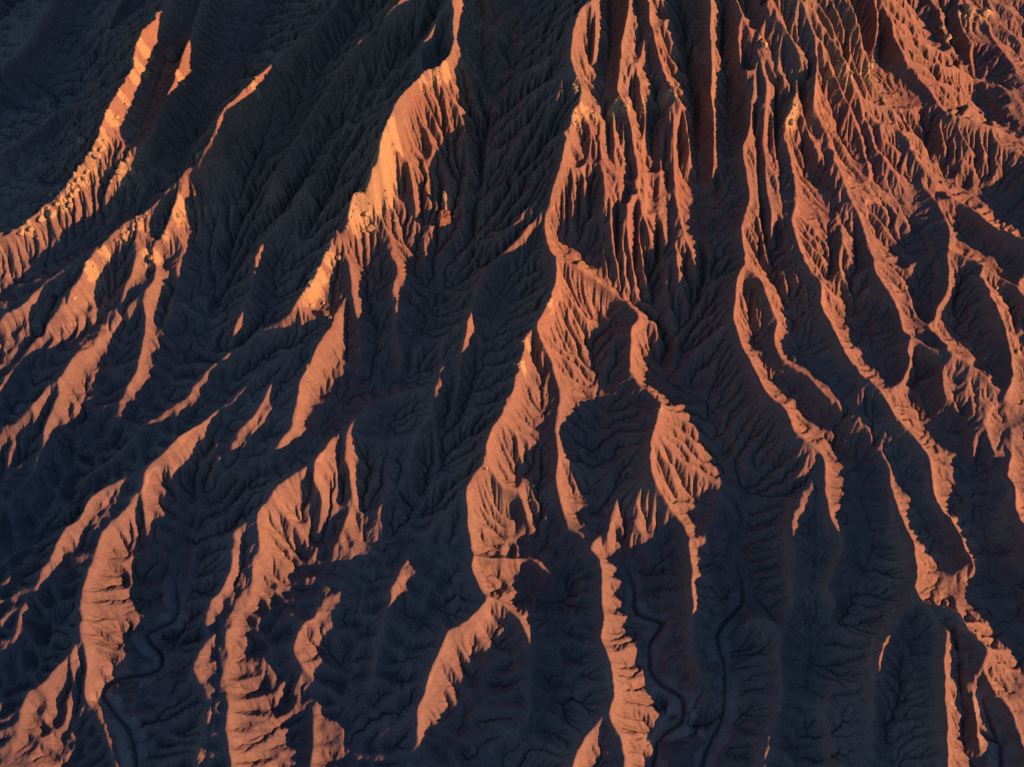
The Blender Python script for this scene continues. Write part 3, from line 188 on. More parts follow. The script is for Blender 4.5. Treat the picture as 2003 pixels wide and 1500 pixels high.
[(-42,820,-2),(-19,819,-6),(9,818,-11),(35,814,-12),(62,809,-12),(88,799,-12),(110,786,-12)],
[(234,1357,161),(217,1325,158),(212,1295,153),(209,1269,140),(198,1251,122),(185,1230,105),(178,1203,93),(174,1171,89),(168,1139,85),(161,1109,79),(155,1080,73),(154,1053,66),(159,1029,57),(171,1002,53),(179,976,51),(187,949,49),(190,941,46)],
[(205,905,23),(212,879,13),(224,856,5),(236,830,2),(243,803,2),(240,775,2),(248,756,2),(274,748,2),(295,739,2),(282,719,2),(265,696,2),(264,670,-2),(266,643,-5),(280,625,-6),(303,610,-6),(322,596,-6),(324,570,-6),(313,549,-10),(290,536,-13),(271,515,-13),(263,490,-13),(255,464,-15),(248,440,-15),(245,427,-15)],
[(240,1105,104),(232,1079,100),(222,1053,90),(207,1032,77),(192,1009,64),(180,982,52),(177,975,50)],
[(307,941,27),(300,916,14),(300,889,11),(304,860,11),(303,832,11),(295,805,11),(291,779,11),(293,750,11),(294,735,11)],
[(187,1701,405),(186,1675,395),(186,1645,380),(186,1615,365),(186,1586,352),(187,1558,339),(187,1532,324),(188,1507,309),(189,1483,293),(191,1461,276),(195,1439,257),(201,1420,236),(207,1412,218)],
[(237,1405,181),(260,1391,170),(285,1378,159),(307,1364,149),(327,1348,139),(339,1321,129),(345,1304,127)],
[(315,1703,373),(315,1679,363),(316,1655,346),(318,1628,328),(317,1602,314),(316,1572,303),(314,1542,293),(314,1513,281),(314,1485,269),(314,1459,256),(316,1434,242),(320,1411,224),(327,1393,201),(333,1374,179),(338,1353,155),(342,1329,135),(344,1304,128)],
[(226,2342,400),(224,2297,400),(222,2242,400),(221,2205,400)],
[(206,2001,482),(207,1973,468),(207,1941,457),(206,1909,446),(206,1878,434),(205,1853,417),(205,1829,401),(199,1780,400),(194,1736,400),(191,1713,400)],
[(305,2271,450),(300,2228,450),(294,2176,450),(288,2120,451)],
[(274,1962,462),(272,1932,450),(267,1887,450),(260,1843,450),(253,1804,449),(248,1774,439),(244,1746,428),(247,1719,415),(254,1696,400),(262,1675,380),(269,1653,362)],
[(271,1607,339),(269,1577,329),(267,1547,320),(266,1519,309),(265,1496,294),(266,1475,275),(270,1453,255),(277,1430,234),(286,1411,207),(292,1394,188)],
[(233,1685,399),(234,1663,382),(235,1637,364),(235,1610,349),(232,1580,338),(228,1550,328),(225,1521,317),(225,1495,304),(227,1473,287),(230,1454,267),(234,1434,243),(238,1415,216),(243,1403,185),(244,1397,180)],
[(460,2561,244),(450,2471,273),(431,2327,336),(400,2127,445),(393,2063,457),(389,2026,449),(385,1994,439),(384,1964,427),(387,1936,412),(391,1909,397),(396,1883,382),(401,1858,367),(407,1835,348),(411,1809,332),(411,1779,320),(411,1748,308),(410,1720,293),(410,1694,276),(409,1669,257),(407,1641,242),(403,1603,242),(402,1563,242),(403,1529,242),(406,1493,242),(411,1462,235),(412,1431,228),(406,1400,216),(399,1381,196),(391,1362,172),(379,1342,153),(361,1324,139),(345,1306,125),(337,1280,107),(334,1259,87),(345,1233,77),(369,1217,75),(394,1201,73),(418,1184,72),(432,1157,71),(441,1127,66),(454,1103,60),(465,1078,51),(476,1052,41),(485,1026,32),(492,997,30),(494,967,29),(482,941,22),(466,916,12),(454,888,8),(450,859,7),(455,831,7),(456,802,7),(451,773,7),(431,754,7),(410,735,7),(396,711,7),(399,685,7),(405,658,7),(403,632,7),(401,605,7),(398,581,3),(394,559,-3),(383,538,-6),(370,518,-10),(358,496,-13),(349,472,-15),(340,447,-17),(333,428,-18)],
[(538,2517,275),(535,2468,275),(516,2339,327),(478,2130,443)],
[(484,1844,334),(484,1813,324),(482,1780,313),(476,1749,302),(470,1720,288),(464,1691,275),(456,1650,275),(449,1611,275),(442,1574,272),(437,1544,262),(429,1511,252),(421,1477,243),(413,1446,239),(411,1437,238)],
[(257,631,-9),(269,612,-9),(283,589,-9),(301,570,-9),(319,554,-9)],
[(509,1885,434),(518,1858,416),(524,1828,402),(526,1798,390),(527,1767,379),(528,1737,368),(528,1710,354)],
[(527,1681,328),(526,1659,310),(526,1631,297),(526,1599,288),(527,1567,280),(527,1534,274),(528,1501,267),(531,1473,255),(537,1452,236),(551,1433,218),(565,1415,203),(580,1394,190),(594,1370,180),(600,1345,170),(602,1320,158),(602,1294,147),(599,1263,142),(611,1239,142),(632,1221,142),(649,1198,142),(661,1170,138),(674,1144,134),(687,1131,130)],
[(732,1102,123),(747,1083,117),(759,1061,109),(772,1039,103),(780,1016,99),(780,990,96),(787,963,94),(798,934,94),(805,907,94),(812,882,94),(826,863,94),(842,845,94)],
[(879,812,94),(900,796,94),(906,792,94)],
[(567,1805,393),(568,1777,380),(566,1750,366),(565,1724,351),(566,1701,332),(569,1679,315),(571,1653,300),(573,1623,289),(575,1590,281),(576,1557,275),(575,1524,271),(575,1495,265),(578,1466,255),(585,1438,243),(595,1414,226),(608,1395,206),(621,1372,196),(619,1348,183),(608,1323,167),(601,1307,161)],
[(507,1375,217),(510,1350,193),(514,1331,174),(518,1306,163),(523,1278,155),(532,1249,148),(550,1228,143),(571,1207,137),(590,1185,133),(605,1163,128),(619,1143,120),(635,1124,110),(654,1105,100),(671,1085,92),(687,1062,87),(701,1037,82),(710,1009,80),(708,977,79),(704,945,79),(706,915,79),(710,888,79),(703,860,79),(689,831,79),(674,805,79),(659,782,79),(656,755,79),(643,731,79),(622,710,79),(600,697,68),(581,683,53),(566,663,44),(555,638,44),(548,613,44),(540,588,44),(531,567,44),(522,540,42),(518,519,37),(515,494,34),(511,468,32),(507,444,31),(504,423,31),(503,418,31)],
[(607,986,84),(603,958,84),(599,923,84),(597,895,78),(595,869,70),(592,841,68),(585,812,68),(575,783,68),(568,758,63),(567,733,56),(565,707,51),(563,678,46),(561,654,43)],
[(617,1810,398),(618,1786,382),(631,1763,367),(640,1740,348),(647,1717,326),(655,1693,307),(672,1672,293),(689,1651,282),(700,1626,272),(706,1599,262),(706,1570,252),(703,1539,243),(700,1509,235),(697,1479,227),(695,1451,217),(702,1431,200),(714,1415,179),(726,1393,167),(741,1370,161),(756,1346,156),(759,1316,151),(754,1281,146),(758,1251,142),(765,1220,142),(779,1199,136)],
[(818,1188,118),(840,1174,106),(861,1155,97),(877,1133,97),(887,1104,95),(904,1085,95),(918,1075,95)],
[(945,1051,95),(957,1027,95),(955,997,95),(944,969,93),(928,940,90),(922,910,90),(921,880,90),(920,851,90),(912,820,90),(908,794,90),(929,784,90),(952,773,90),(953,749,90),(953,723,90),(960,702,90),(979,685,90),(997,672,90),(1002,668,90)],
[(667,1884,423),(679,1865,410),(696,1849,389),(714,1833,365),(731,1817,343),(747,1799,323),(762,1779,306),(773,1755,292),(780,1726,279),(787,1697,267),(798,1668,256),(812,1637,246),(808,1612,242),(775,1604,242),(774,1573,238),(779,1542,229),(792,1514,219),(808,1487,210),(829,1468,201),(850,1451,193),(867,1430,181),(874,1406,170),(877,1379,162),(889,1366,153)],
[(909,1348,139),(928,1338,136)],
[(844,1639,219),(861,1618,216),(882,1594,212),(895,1565,208),(902,1531,206),(904,1495,206),(907,1462,201),(907,1434,192),(899,1406,180),(893,1381,169),(895,1372,164)],
[(963,1460,197),(951,1435,185),(942,1407,174),(937,1380,162),(937,1356,144),(942,1334,128),(955,1314,117),(973,1292,114),(993,1268,114),(1012,1245,114),(1021,1214,114)],
[(1078,1379,160),(1084,1355,144),(1091,1333,126),(1093,1308,115),(1093,1279,108),(1092,1250,100),(1092,1223,92),(1091,1191,91),(1091,1174,91)],
[(938,2016,277),(973,2017,262),(1018,2026,237),(1063,2039,213),(1106,2051,194),(1144,2048,183),(1160,2017,179),(1165,1972,178),(1177,1939,178),(1196,1915,177),(1224,1904,177),(1258,1901,177),(1287,1900,177)],
[(946,1887,247),(955,1857,244),(967,1825,237),(983,1796,224),(1001,1775,209),(1022,1757,194),(1043,1740,179),(1065,1723,166),(1086,1704,157),(1106,1683,153),(1129,1662,150),(1154,1642,150),(1181,1621,150),(1206,1603,150),(1219,1593,150)],
[(849,1201,128),(847,1174,112),(863,1153,98),(882,1133,97)],
[(1008,1108,98),(989,1076,98),(981,1065,98)],
[(741,692,146),(734,668,141),(724,644,136),(711,624,130),(702,601,125),(698,578,120),(695,555,114),(685,534,109),(671,515,104),(669,495,98),(668,473,91),(665,451,84),(660,428,79),(655,408,77)],
[(784,665,168),(788,643,165),(789,634,164)],
[(791,609,160),(789,586,154),(788,563,149),(790,542,142),(792,536,138)],
[(814,508,111),(832,494,107),(853,483,107),(850,462,107),(846,438,106),(841,415,105),(839,402,104)],
[(832,551,133),(838,530,120),(843,508,112),(849,488,109),(852,483,109)],
[(854,740,96),(874,727,96),(896,710,96),(911,691,96),(927,672,96),(947,658,96),(971,646,96),(991,637,96)],
[(-1357,2937,-41),(-1374,2897,-41),(-1394,2848,-41),(-1415,2798,-41),(-1434,2751,-41),(-1450,2705,-41),(-1466,2661,-41),(-1483,2616,-41),(-1504,2571,-41),(-1525,2526,-41),(-1543,2488,-41),(-1548,2478,-41)],
[(-1276,2962,-45),(-1290,2920,-47),(-1307,2869,-48),(-1323,2812,-48),(-1338,2760,-48),(-1352,2708,-48),(-1366,2658,-48),(-1378,2609,-48),(-1391,2562,-47),(-1404,2518,-46),(-1418,2476,-46),(-1437,2438,-46),(-1459,2401,-46),(-1481,2365,-45),(-1497,2335,-43)]
]
SPOTS = [
(-859,2077,284), (-855,2053,279), (-847,2024,278), (-868,2014,261), (-892,1974,242), (-893,1942,246), (-885,1902,259), (-883,1867,268), (-888,1845,263), (-895,1820,261), (-908,1801,250), (-923,1796,229), (-943,1793,208), (-960,1774,204), (-980,1774,180), (-986,1763,167), (-1002,1753,151), (-1018,1744,135), (-1031,1735,126), (-1046,1724,122), (-1058,1712,117), (-1066,1704,108), (-1075,1695,98), (-1089,1683,93), (-1105,1674,84), (-1117,1663,80), (-1129,1654,75), (-1146,1644,70), (-1164,1631,69), (-1179,1613,74), (-1195,1601,73), (-801,1677,162), (-817,1672,147), (-832,1664,136), (-847,1658,124), (-863,1646,117), (-874,1628,118), (-892,1617,109), (-910,1604,101), (-924,1590,91), (-934,1578,79), (-931,1554,80), (-937,1535,78), (-945,1520,71), (-950,1508,58), (-948,1494,50), (-949,1485,38), (-951,1478,28), (-965,1474,9), (-985,1466,-8), (-1044,1428,9), (-1062,1418,-4), (-1079,1405,-16), (-1083,1479,50), (-1096,1473,40), (-1110,1468,30), (-1116,1465,17), (-1130,1460,7), (-1147,1451,2), (-1165,1442,-2), (-1175,1427,3), (-735,1659,175), (-742,1650,154), (-762,1642,130), (-779,1628,114), (-790,1613,104), (-799,1604,88), (-802,1586,81), (-801,1562,79), (-799,1482,75), (-802,1473,62), (-810,1457,47), (-813,1400,20), (-807,1376,23), (-811,1356,15), (-815,1324,7), (-812,1306,7), (-815,1292,2), (-831,1275,-4), (-803,1590,79), (-799,1571,81), (-801,1553,74), (-814,1541,58), (-827,1516,61), (-868,1491,54), (-915,1410,0), (-914,1388,5), (-915,1375,1), (-932,1368,-7), (-944,1355,-16), (-947,1335,-19), (-941,1314,-15), (-944,1291,-19), (-961,1275,-34), (-977,1254,-42), (-980,1228,-40), (-1000,1208,-44), (-1025,1280,-9), (-1027,1261,-9), (-1033,1245,-17), (-1052,1235,-31), (-1076,1227,-50), (-136,1961,459), (-95,2082,504), (-92,2066,491), (-91,2047,482), (-91,2015,484), (-91,1977,493), (-97,1955,489), (-111,1839,471), (-114,1833,452), (-129,1827,431), (-153,1827,416), (-157,1836,391), (-159,1810,396), (-146,1818,364), (-123,1788,375), (-114,1767,373), (-116,1746,369), (-129,1728,362),
(-140,1717,350), (-151,1701,341), (-163,1684,331), (-177,1666,322), (-191,1661,309), (-203,1658,291), (-211,1653,270), (-220,1635,263), (-230,1606,269), (-234,1595,259), (-244,1591,237), (-260,1586,212), (-280,1574,193), (-312,1542,197), (-357,1524,182), (-365,1356,132), (-366,1344,126), (-365,1330,117), (-364,1312,112), (-367,1295,104), (-377,1279,95), (-385,1266,86), (-391,1247,85), (-405,1227,80), (-419,1209,71), (-428,1188,69), (-433,1166,72), (-432,1145,75), (-429,1126,77), (-456,1109,78), (-392,1490,188), (-392,1476,180), (-391,1456,179), (-385,1440,172), (-385,1429,160), (-390,1418,146), (-404,1407,131), (-429,1396,113), (-474,1375,122), (-693,1231,29), (-715,1223,22), (-337,1488,169), (-331,1461,170), (-328,1440,163), (-285,1590,190), (-280,1571,184), (-643,1155,47), (-651,1143,43), (-671,1133,30), (-678,1124,21), (-682,1109,23), (-696,1102,9), (-711,1093,0), (-736,1079,1), (-747,1060,0), (-744,1037,3), (-744,1019,-1), (-746,1006,-8), (-733,985,-16), (-744,969,-26), (-520,1185,71), (-523,1169,67), (-534,1158,59), (-545,1145,54), (-565,1130,48), (-803,1050,-1), (-819,1045,-3), (-833,1040,-11), (-840,1030,-15), (-845,1019,-22), (-846,1000,-22), (-863,976,-22), (-877,965,-25), (-892,953,-28), (-899,939,-32), (-896,920,-33), (-904,902,-40), (-919,888,-50), (-941,878,-58), (-787,975,-7), (-785,962,-10), (-788,953,-26), (-790,940,-35), (-797,928,-48), (-803,914,-57), (-812,899,-64), (-813,884,-71), (-807,867,-73), (-800,850,-73), (-788,831,-66), (-775,811,-65), (-770,794,-71), (-773,779,-81), (-778,763,-80), (-777,739,-72), (-775,716,-63), (-772,696,-55), (-779,680,-62), (-792,665,-73), (-804,649,-80), (-811,634,-85), (-813,619,-89), (-815,605,-94), (-864,665,-48), (-868,655,-57), (-873,644,-65), (-878,637,-75), (-884,632,-84), (-887,626,-93), (-905,612,-112), (-924,596,-128), (-937,574,-119), (-947,554,-114), (-553,843,-4), (-554,829,-12), (-564,816,-22), (-573,802,-30), (-576,787,-33), (-577,772,-37), (-588,755,-36), (-592,705,-36), (-572,687,-36),
(-577,674,-37), (-582,659,-40), (-586,640,-39), (-581,624,-33), (-577,608,-31), (-423,1010,76), (-426,1008,54), (-426,997,41), (-425,989,24), (-423,982,5), (-432,972,-13), (-431,959,-25), (-422,936,-19), (-414,915,-21), (-428,901,-28), (-442,886,-35), (-453,867,-36), (-463,849,-39), (-476,828,-39), (-489,810,-41), (-503,794,-43), (-514,775,-38), (-520,754,-35), (-523,737,-34), (-522,722,-32), (-521,705,-34), (-522,689,-43), (-526,673,-51), (-528,654,-47), (-528,634,-35), (-360,1098,81), (-356,1078,84), (-357,1057,87), (-357,1037,87), (-360,1023,81), (-371,1012,62), (-370,1002,47), (-374,993,24), (-410,706,-18), (-408,691,-24), (157,1868,525), (156,1846,520), (158,1831,510), (159,1818,497), (163,1809,482), (163,1789,473), (166,1786,452), (167,1775,440), (166,1756,435), (172,1727,422), (176,1715,412), (177,1705,404), (179,1685,396), (181,1661,391), (178,1638,386), (176,1620,379), (175,1609,367), (151,1600,351), (124,1595,328), (89,1502,255), (96,1487,245), (117,1474,237), (138,1460,232), (159,1447,222), (176,1433,208), (191,1416,195), (199,1404,181), (204,1386,174), (209,1373,163), (194,1364,147), (179,1351,142), (168,1326,147), (162,1304,147), (158,1290,136), (128,1277,119), (106,1235,148), (112,1036,119), (121,1021,109), (127,1007,94), (130,1000,68), (131,991,40), (132,974,31), (134,955,27), (136,933,37), (142,923,32), (195,843,48), (204,822,45), (206,806,38), (209,790,26), (208,772,26), (207,752,31), (205,732,32), (201,712,33), (197,691,42), (195,658,61), (200,640,62), (205,623,61), (209,606,62), (213,591,57), (214,577,51), (211,562,48), (210,548,43), (211,534,45), (215,521,47), (218,508,48), (224,495,40), (228,481,37), (231,466,33), (230,448,39), (229,429,44), (228,413,52), (52,1224,186), (55,1211,175), (58,1200,159), (61,1189,144), (62,1174,133), (59,1154,128), (58,1141,123), (55,1126,117), (49,1110,112), (40,1087,116), (32,1063,120), (24,1038,120), (19,1026,109), (16,1021,96), (7,1015,74), (-1,1008,53), (-6,995,43), (-5,969,57), (-3,957,42), (-5,947,23),
(-14,935,8), (-18,917,-1), (-20,897,2), (-9,882,-0), (21,858,12), (14,840,9), (7,823,13), (2,806,15), (19,787,17), (9,777,11), (-5,760,19), (-21,740,30), (-30,731,24), (-31,725,20), (-30,719,17), (-48,709,4), (-61,693,4), (-73,677,3), (-85,661,1), (-87,645,-1), (-89,629,-5), (-95,616,-14), (-106,603,-23), (-112,587,-20), (-113,569,-13), (-130,554,-18), (-147,538,-19), (-154,523,-27), (-1,769,35), (20,761,24), (31,747,22), (35,733,20), (11,866,23), (36,864,24), (50,861,34), (25,990,59), (35,971,58), (145,1448,233), (173,1436,232), (186,1427,232), (198,1419,228), (212,1419,213), (224,1411,204), (239,1403,190), (249,1396,180), (297,1349,150), (307,1329,153), (309,1311,149), (307,1298,133), (298,1286,114), (299,1276,93), (299,1262,79), (295,1240,82), (319,1212,94), (349,1194,97), (369,1171,97), (370,1147,99), (379,1131,94), (389,1117,83), (397,1101,74), (404,1087,57), (411,1070,47), (416,1050,47), (423,1029,50), (414,1011,52), (406,997,51), (368,984,38), (358,974,24), (349,957,24), (366,853,49), (194,1868,525), (263,1888,508), (264,1872,496), (261,1856,485), (260,1842,474), (257,1835,458), (253,1818,450), (252,1810,433), (247,1781,433), (244,1753,435), (251,1734,427), (260,1725,414), (268,1728,388), (275,1717,375), (278,1705,362), (282,1691,349), (284,1669,344), (285,1650,338), (287,1642,321), (289,1640,297), (292,1623,288), (296,1596,291), (300,1573,288), (298,1553,283), (290,1535,275), (281,1511,275), (273,1489,273), (272,1481,251), (271,1467,236), (319,1947,446), (317,1924,441), (315,1903,435), (312,1880,430), (305,1845,438), (295,1818,437), (284,1799,428), (286,1785,416), (287,1758,416), (298,1629,334), (303,1613,328), (307,1598,317), (310,1585,303), (313,1568,292), (315,1547,286), (317,1526,282), (307,1500,281), (313,2070,512), (321,2046,505), (327,2024,500), (329,1999,489), (329,1968,490), (332,1941,487), (335,1915,485), (338,1902,474), (342,1887,463), (343,1872,451), (345,1855,441), (347,1843,427), (349,1831,415), (354,1825,399), (360,1817,383), (239,1735,393),
(242,1718,385), (241,1695,379), (242,1676,369), (245,1660,358), (250,1644,347), (255,1627,336), (259,1612,325), (259,1606,305), (257,1594,294), (256,1578,284), (249,1562,274), (242,1539,271), (234,1510,274), (230,1486,273), (230,1469,263), (361,1775,393), (369,1755,385), (371,1749,365), (369,1726,359), (367,1701,357), (366,1684,347), (366,1670,334), (365,1656,321), (365,1645,305), (367,1641,282), (370,1628,268), (371,1610,260), (371,1583,262), (371,1558,260), (369,1539,254), (367,1518,247), (364,1493,246), (372,1650,317), (375,1631,310), (376,1619,295), (376,1601,285), (376,1578,282), (376,1549,286), (377,1526,285), (446,2016,505), (444,1989,499), (445,1975,485), (443,1952,481), (442,1929,475), (441,1904,471), (441,1888,461), (441,1871,451), (505,1923,444), (506,1899,439), (508,1880,430), (523,1706,363), (523,1694,347), (525,1685,331), (526,1673,317), (526,1654,312), (526,1633,306), (525,1610,300), (519,1553,268), (527,1534,264), (527,1509,264), (531,1493,251), (534,1471,246), (536,1451,241), (536,1437,229), (507,1416,228), (484,1377,248), (487,1367,227), (488,1352,215), (494,1344,196), (499,1331,183), (500,1318,169), (501,1304,156), (504,1284,148), (509,1268,136), (538,1210,129), (550,1193,121), (567,1176,119), (581,1166,112), (591,1154,113), (610,1136,114), (621,1125,102), (629,1117,87), (641,1104,89), (653,1093,87), (658,1078,90), (666,1064,84), (674,1042,82), (677,1025,78), (677,1005,82), (668,980,85), (658,952,95), (645,927,105), (557,1699,332), (539,1427,204), (556,1400,214), (564,1374,216), (570,1364,198), (569,1360,174), (580,1320,163), (578,1301,156), (774,977,103), (784,955,103), (780,933,111), (776,910,122), (774,889,127), (789,842,127), (797,826,126), (798,813,119), (794,792,116), (796,773,113), (765,758,111), (814,750,124), (799,741,116), (842,694,161), (856,679,155), (852,675,147), (865,658,148), (878,644,148), (887,632,142), (885,621,132), (893,608,129), (893,594,125), (886,580,115), (885,567,117), (895,558,124), (897,547,122), (899,534,118),
(902,519,117), (904,504,115), (907,488,111), (909,472,109), (909,455,112), (908,438,114), (908,423,116), (621,1752,363), (621,1746,346), (627,1740,329), (639,1732,311), (647,1718,301), (653,1702,295), (646,1680,292), (641,1662,267), (652,1645,254), (654,1622,246), (662,1598,239), (666,1573,236), (668,1541,242), (676,1518,236), (675,1496,232), (666,1475,233), (665,1456,224), (670,1441,219), (678,1435,202), (678,1424,184), (694,1407,178), (710,1389,173), (708,1376,156), (708,1361,146), (709,1344,145), (711,1318,155), (719,1293,159), (732,1270,159), (740,1253,155), (743,1246,145), (764,1219,150), (768,1207,146), (788,1207,124), (815,1204,104), (836,1177,115), (871,1155,113), (877,1145,99), (880,1129,98), (868,1120,88), (850,1104,91), (877,1084,83), (889,1067,89), (895,1048,91), (890,1023,99), (887,1004,93), (877,982,92), (869,959,96), (865,938,101), (637,1850,422), (694,1830,306), (709,1809,303), (727,1789,297), (737,1766,295), (743,1750,289), (749,1738,275), (751,1720,266), (753,1702,254), (758,1689,239), (759,1669,234), (816,1502,172), (825,1472,177), (838,1447,176), (842,1426,176), (846,1406,176), (839,1389,168), (859,1332,144), (848,1305,151), (829,1215,169), (828,1206,155), (866,1295,169), (958,1246,118), (988,1246,111), (997,1228,129), (1003,1213,137), (1012,1204,131), (911,1201,130), (986,1307,139), (991,1295,136), (998,1282,131), (1001,1268,132), (998,1250,140), (992,1228,153), (795,2114,395), (816,2089,394), (819,2066,391), (825,2052,381), (831,2040,369), (834,2025,356), (835,2007,344), (838,1993,331), (848,1984,313), (857,1976,298), (866,1972,274), (878,1958,264), (898,1941,259), (914,1925,253), (919,1897,258), (926,1874,256), (920,1843,257), (917,1819,252), (919,1796,251), (937,1794,236), (951,1791,217), (959,1783,199), (967,1772,182), (978,1763,169), (987,1747,162), (1004,1746,142), (1016,1728,146), (1026,1705,157), (1033,1682,166), (1047,1670,162), (1094,1599,169), (1108,1582,174), (673,2104,425), (712,2075,426), (768,2095,389), (778,2085,372),
(787,2072,358), (791,2048,352), (795,2038,334), (794,2014,327), (794,1997,315), (802,1988,295), (818,1985,270), (824,1962,264), (836,1950,246), (834,1906,255), (832,1865,268), (939,2334,246), (977,2325,228), (1012,2308,217), (1018,2277,215), (1028,2253,208), (1036,2226,202), (1046,2218,180), (1046,2190,175), (1053,2173,162), (1085,2176,135), (1107,2156,130), (1128,2134,127), (1134,2103,132), (1127,2050,159), (1128,2024,158), (1130,2009,146), (1130,1989,137), (1128,1966,137), (1136,1944,149), (1148,1931,158), (1162,1919,166), (1161,1906,173), (1163,1895,178), (1126,2023,155), (1091,2263,207), (1238,2199,178), (1255,2181,167), (1262,2153,165), (1267,2122,169), (988,1542,170), (992,1528,156), (958,1464,204), (929,1377,170), (1018,1526,170), (1028,1518,167), (1041,1508,164), (1052,1495,164), (1063,1481,165), (1073,1467,166), (1050,1463,147), (1040,1422,173), (1048,1405,169), (1057,1390,163), (1065,1371,161), (1075,1352,156), (1085,1344,137), (1086,1331,123), (1084,1286,108), (1085,1265,106), (1087,1242,106), (1088,1216,112), (1080,1195,112), (1067,1178,113), (1016,1167,106), (1011,1150,104), (1007,1127,107), (1003,1106,102), (999,1085,96), (1042,1056,95), (1043,1039,96), (1045,1022,94), (1039,1008,91), (1032,989,94), (1024,966,99), (1016,945,103), (1008,924,107), (590,975,85), (158,515,55), (156,504,51), (155,490,51), (154,479,46), (153,469,38), (149,455,35), (144,437,41), (141,424,31), (776,621,172), (775,604,174), (777,589,170), (779,575,163), (781,562,150), (780,548,144), (779,531,142), (778,514,140), (776,498,141), (779,485,133), (784,471,121), (782,456,117), (781,439,114), (783,425,102), (783,413,95), (823,509,137), (822,494,133), (-851,2089,273), (-844,2061,273), (-857,2020,256), (-876,1910,252), (-872,1871,264), (-879,1853,256), (-885,1825,255), (-900,1811,240), (-914,1804,221), (-955,1788,189), (-970,1780,173), (-982,1779,149), (-1030,1741,112), (-1049,1727,109), (-1106,1681,67), (-800,1683,145), (-816,1677,132), (-831,1669,121), (-846,1660,111),
(-861,1647,105), (-925,1551,71), (-931,1532,68), (-941,1521,56), (-939,1506,47), (-939,1494,37), (-942,1490,22), (-944,1483,11), (-967,1476,-9), (-1068,1491,45), (-725,1667,166), (-733,1659,143), (-790,1488,66), (-793,1479,53), (-800,1462,39), (-804,1407,10), (-802,1362,5), (-806,1330,-2), (-803,1312,-1), (-806,1297,-6), (-823,1280,-13), (-792,1551,61), (-837,1507,53), (-937,1351,-28), (-966,1270,-49), (-1007,1203,-53), (-1025,1251,-26), (-100,1852,460), (-102,1843,443), (-143,1851,395), (-146,1848,379), (-149,1835,373), (-123,1811,361), (-101,1786,367), (-104,1767,361), (-111,1747,357), (-123,1730,349), (-134,1714,341), (-144,1700,330), (-159,1688,313), (-172,1668,310), (-187,1666,294), (-195,1662,273), (-203,1651,260), (-225,1599,242), (-241,1598,214), (-257,1590,192), (-281,1570,180), (-355,1364,121), (-355,1351,115), (-354,1334,112), (-353,1318,102), (-358,1303,92), (-367,1285,86), (-375,1272,77), (-381,1252,76), (-395,1233,71), (-409,1215,61), (-418,1193,61), (-423,1172,63), (-422,1150,67), (-419,1131,68), (-446,1114,69), (-394,1414,122), (-419,1403,104), (-684,1236,20), (-326,1493,163), (-321,1468,161), (-636,1165,39), (-633,1155,37), (-652,1144,26), (-665,1133,18), (-672,1123,10), (-676,1108,12), (-738,1064,-8), (-735,1041,-6), (-735,1023,-9), (-737,1010,-16), (-724,989,-24), (-736,974,-35), (-510,1191,61), (-876,962,-34), (-891,942,-40), (-923,887,-63), (-798,909,-68), (-808,895,-77), (-802,880,-82), (-795,862,-82), (-769,765,-87), (-768,741,-78), (-766,718,-70), (-763,698,-62), (-771,683,-71), (-806,607,-101), (-876,634,-92), (-879,628,-100), (-897,614,-119), (-915,598,-133), (-928,575,-124), (-938,555,-118), (-560,812,-34), (-566,798,-40), (-567,782,-42), (-584,750,-43), (-565,683,-44), (-574,634,-43), (-416,1001,32), (-433,889,-44), (-443,870,-45), (-453,852,-47), (-466,831,-47), (-480,813,-49), (-493,797,-51), (-505,778,-46), (-510,756,-42), (-514,739,-41), (-513,724,-40), (-512,707,-41), (-512,690,-47), (-517,675,-58), (-519,656,-53), (-519,636,-42),
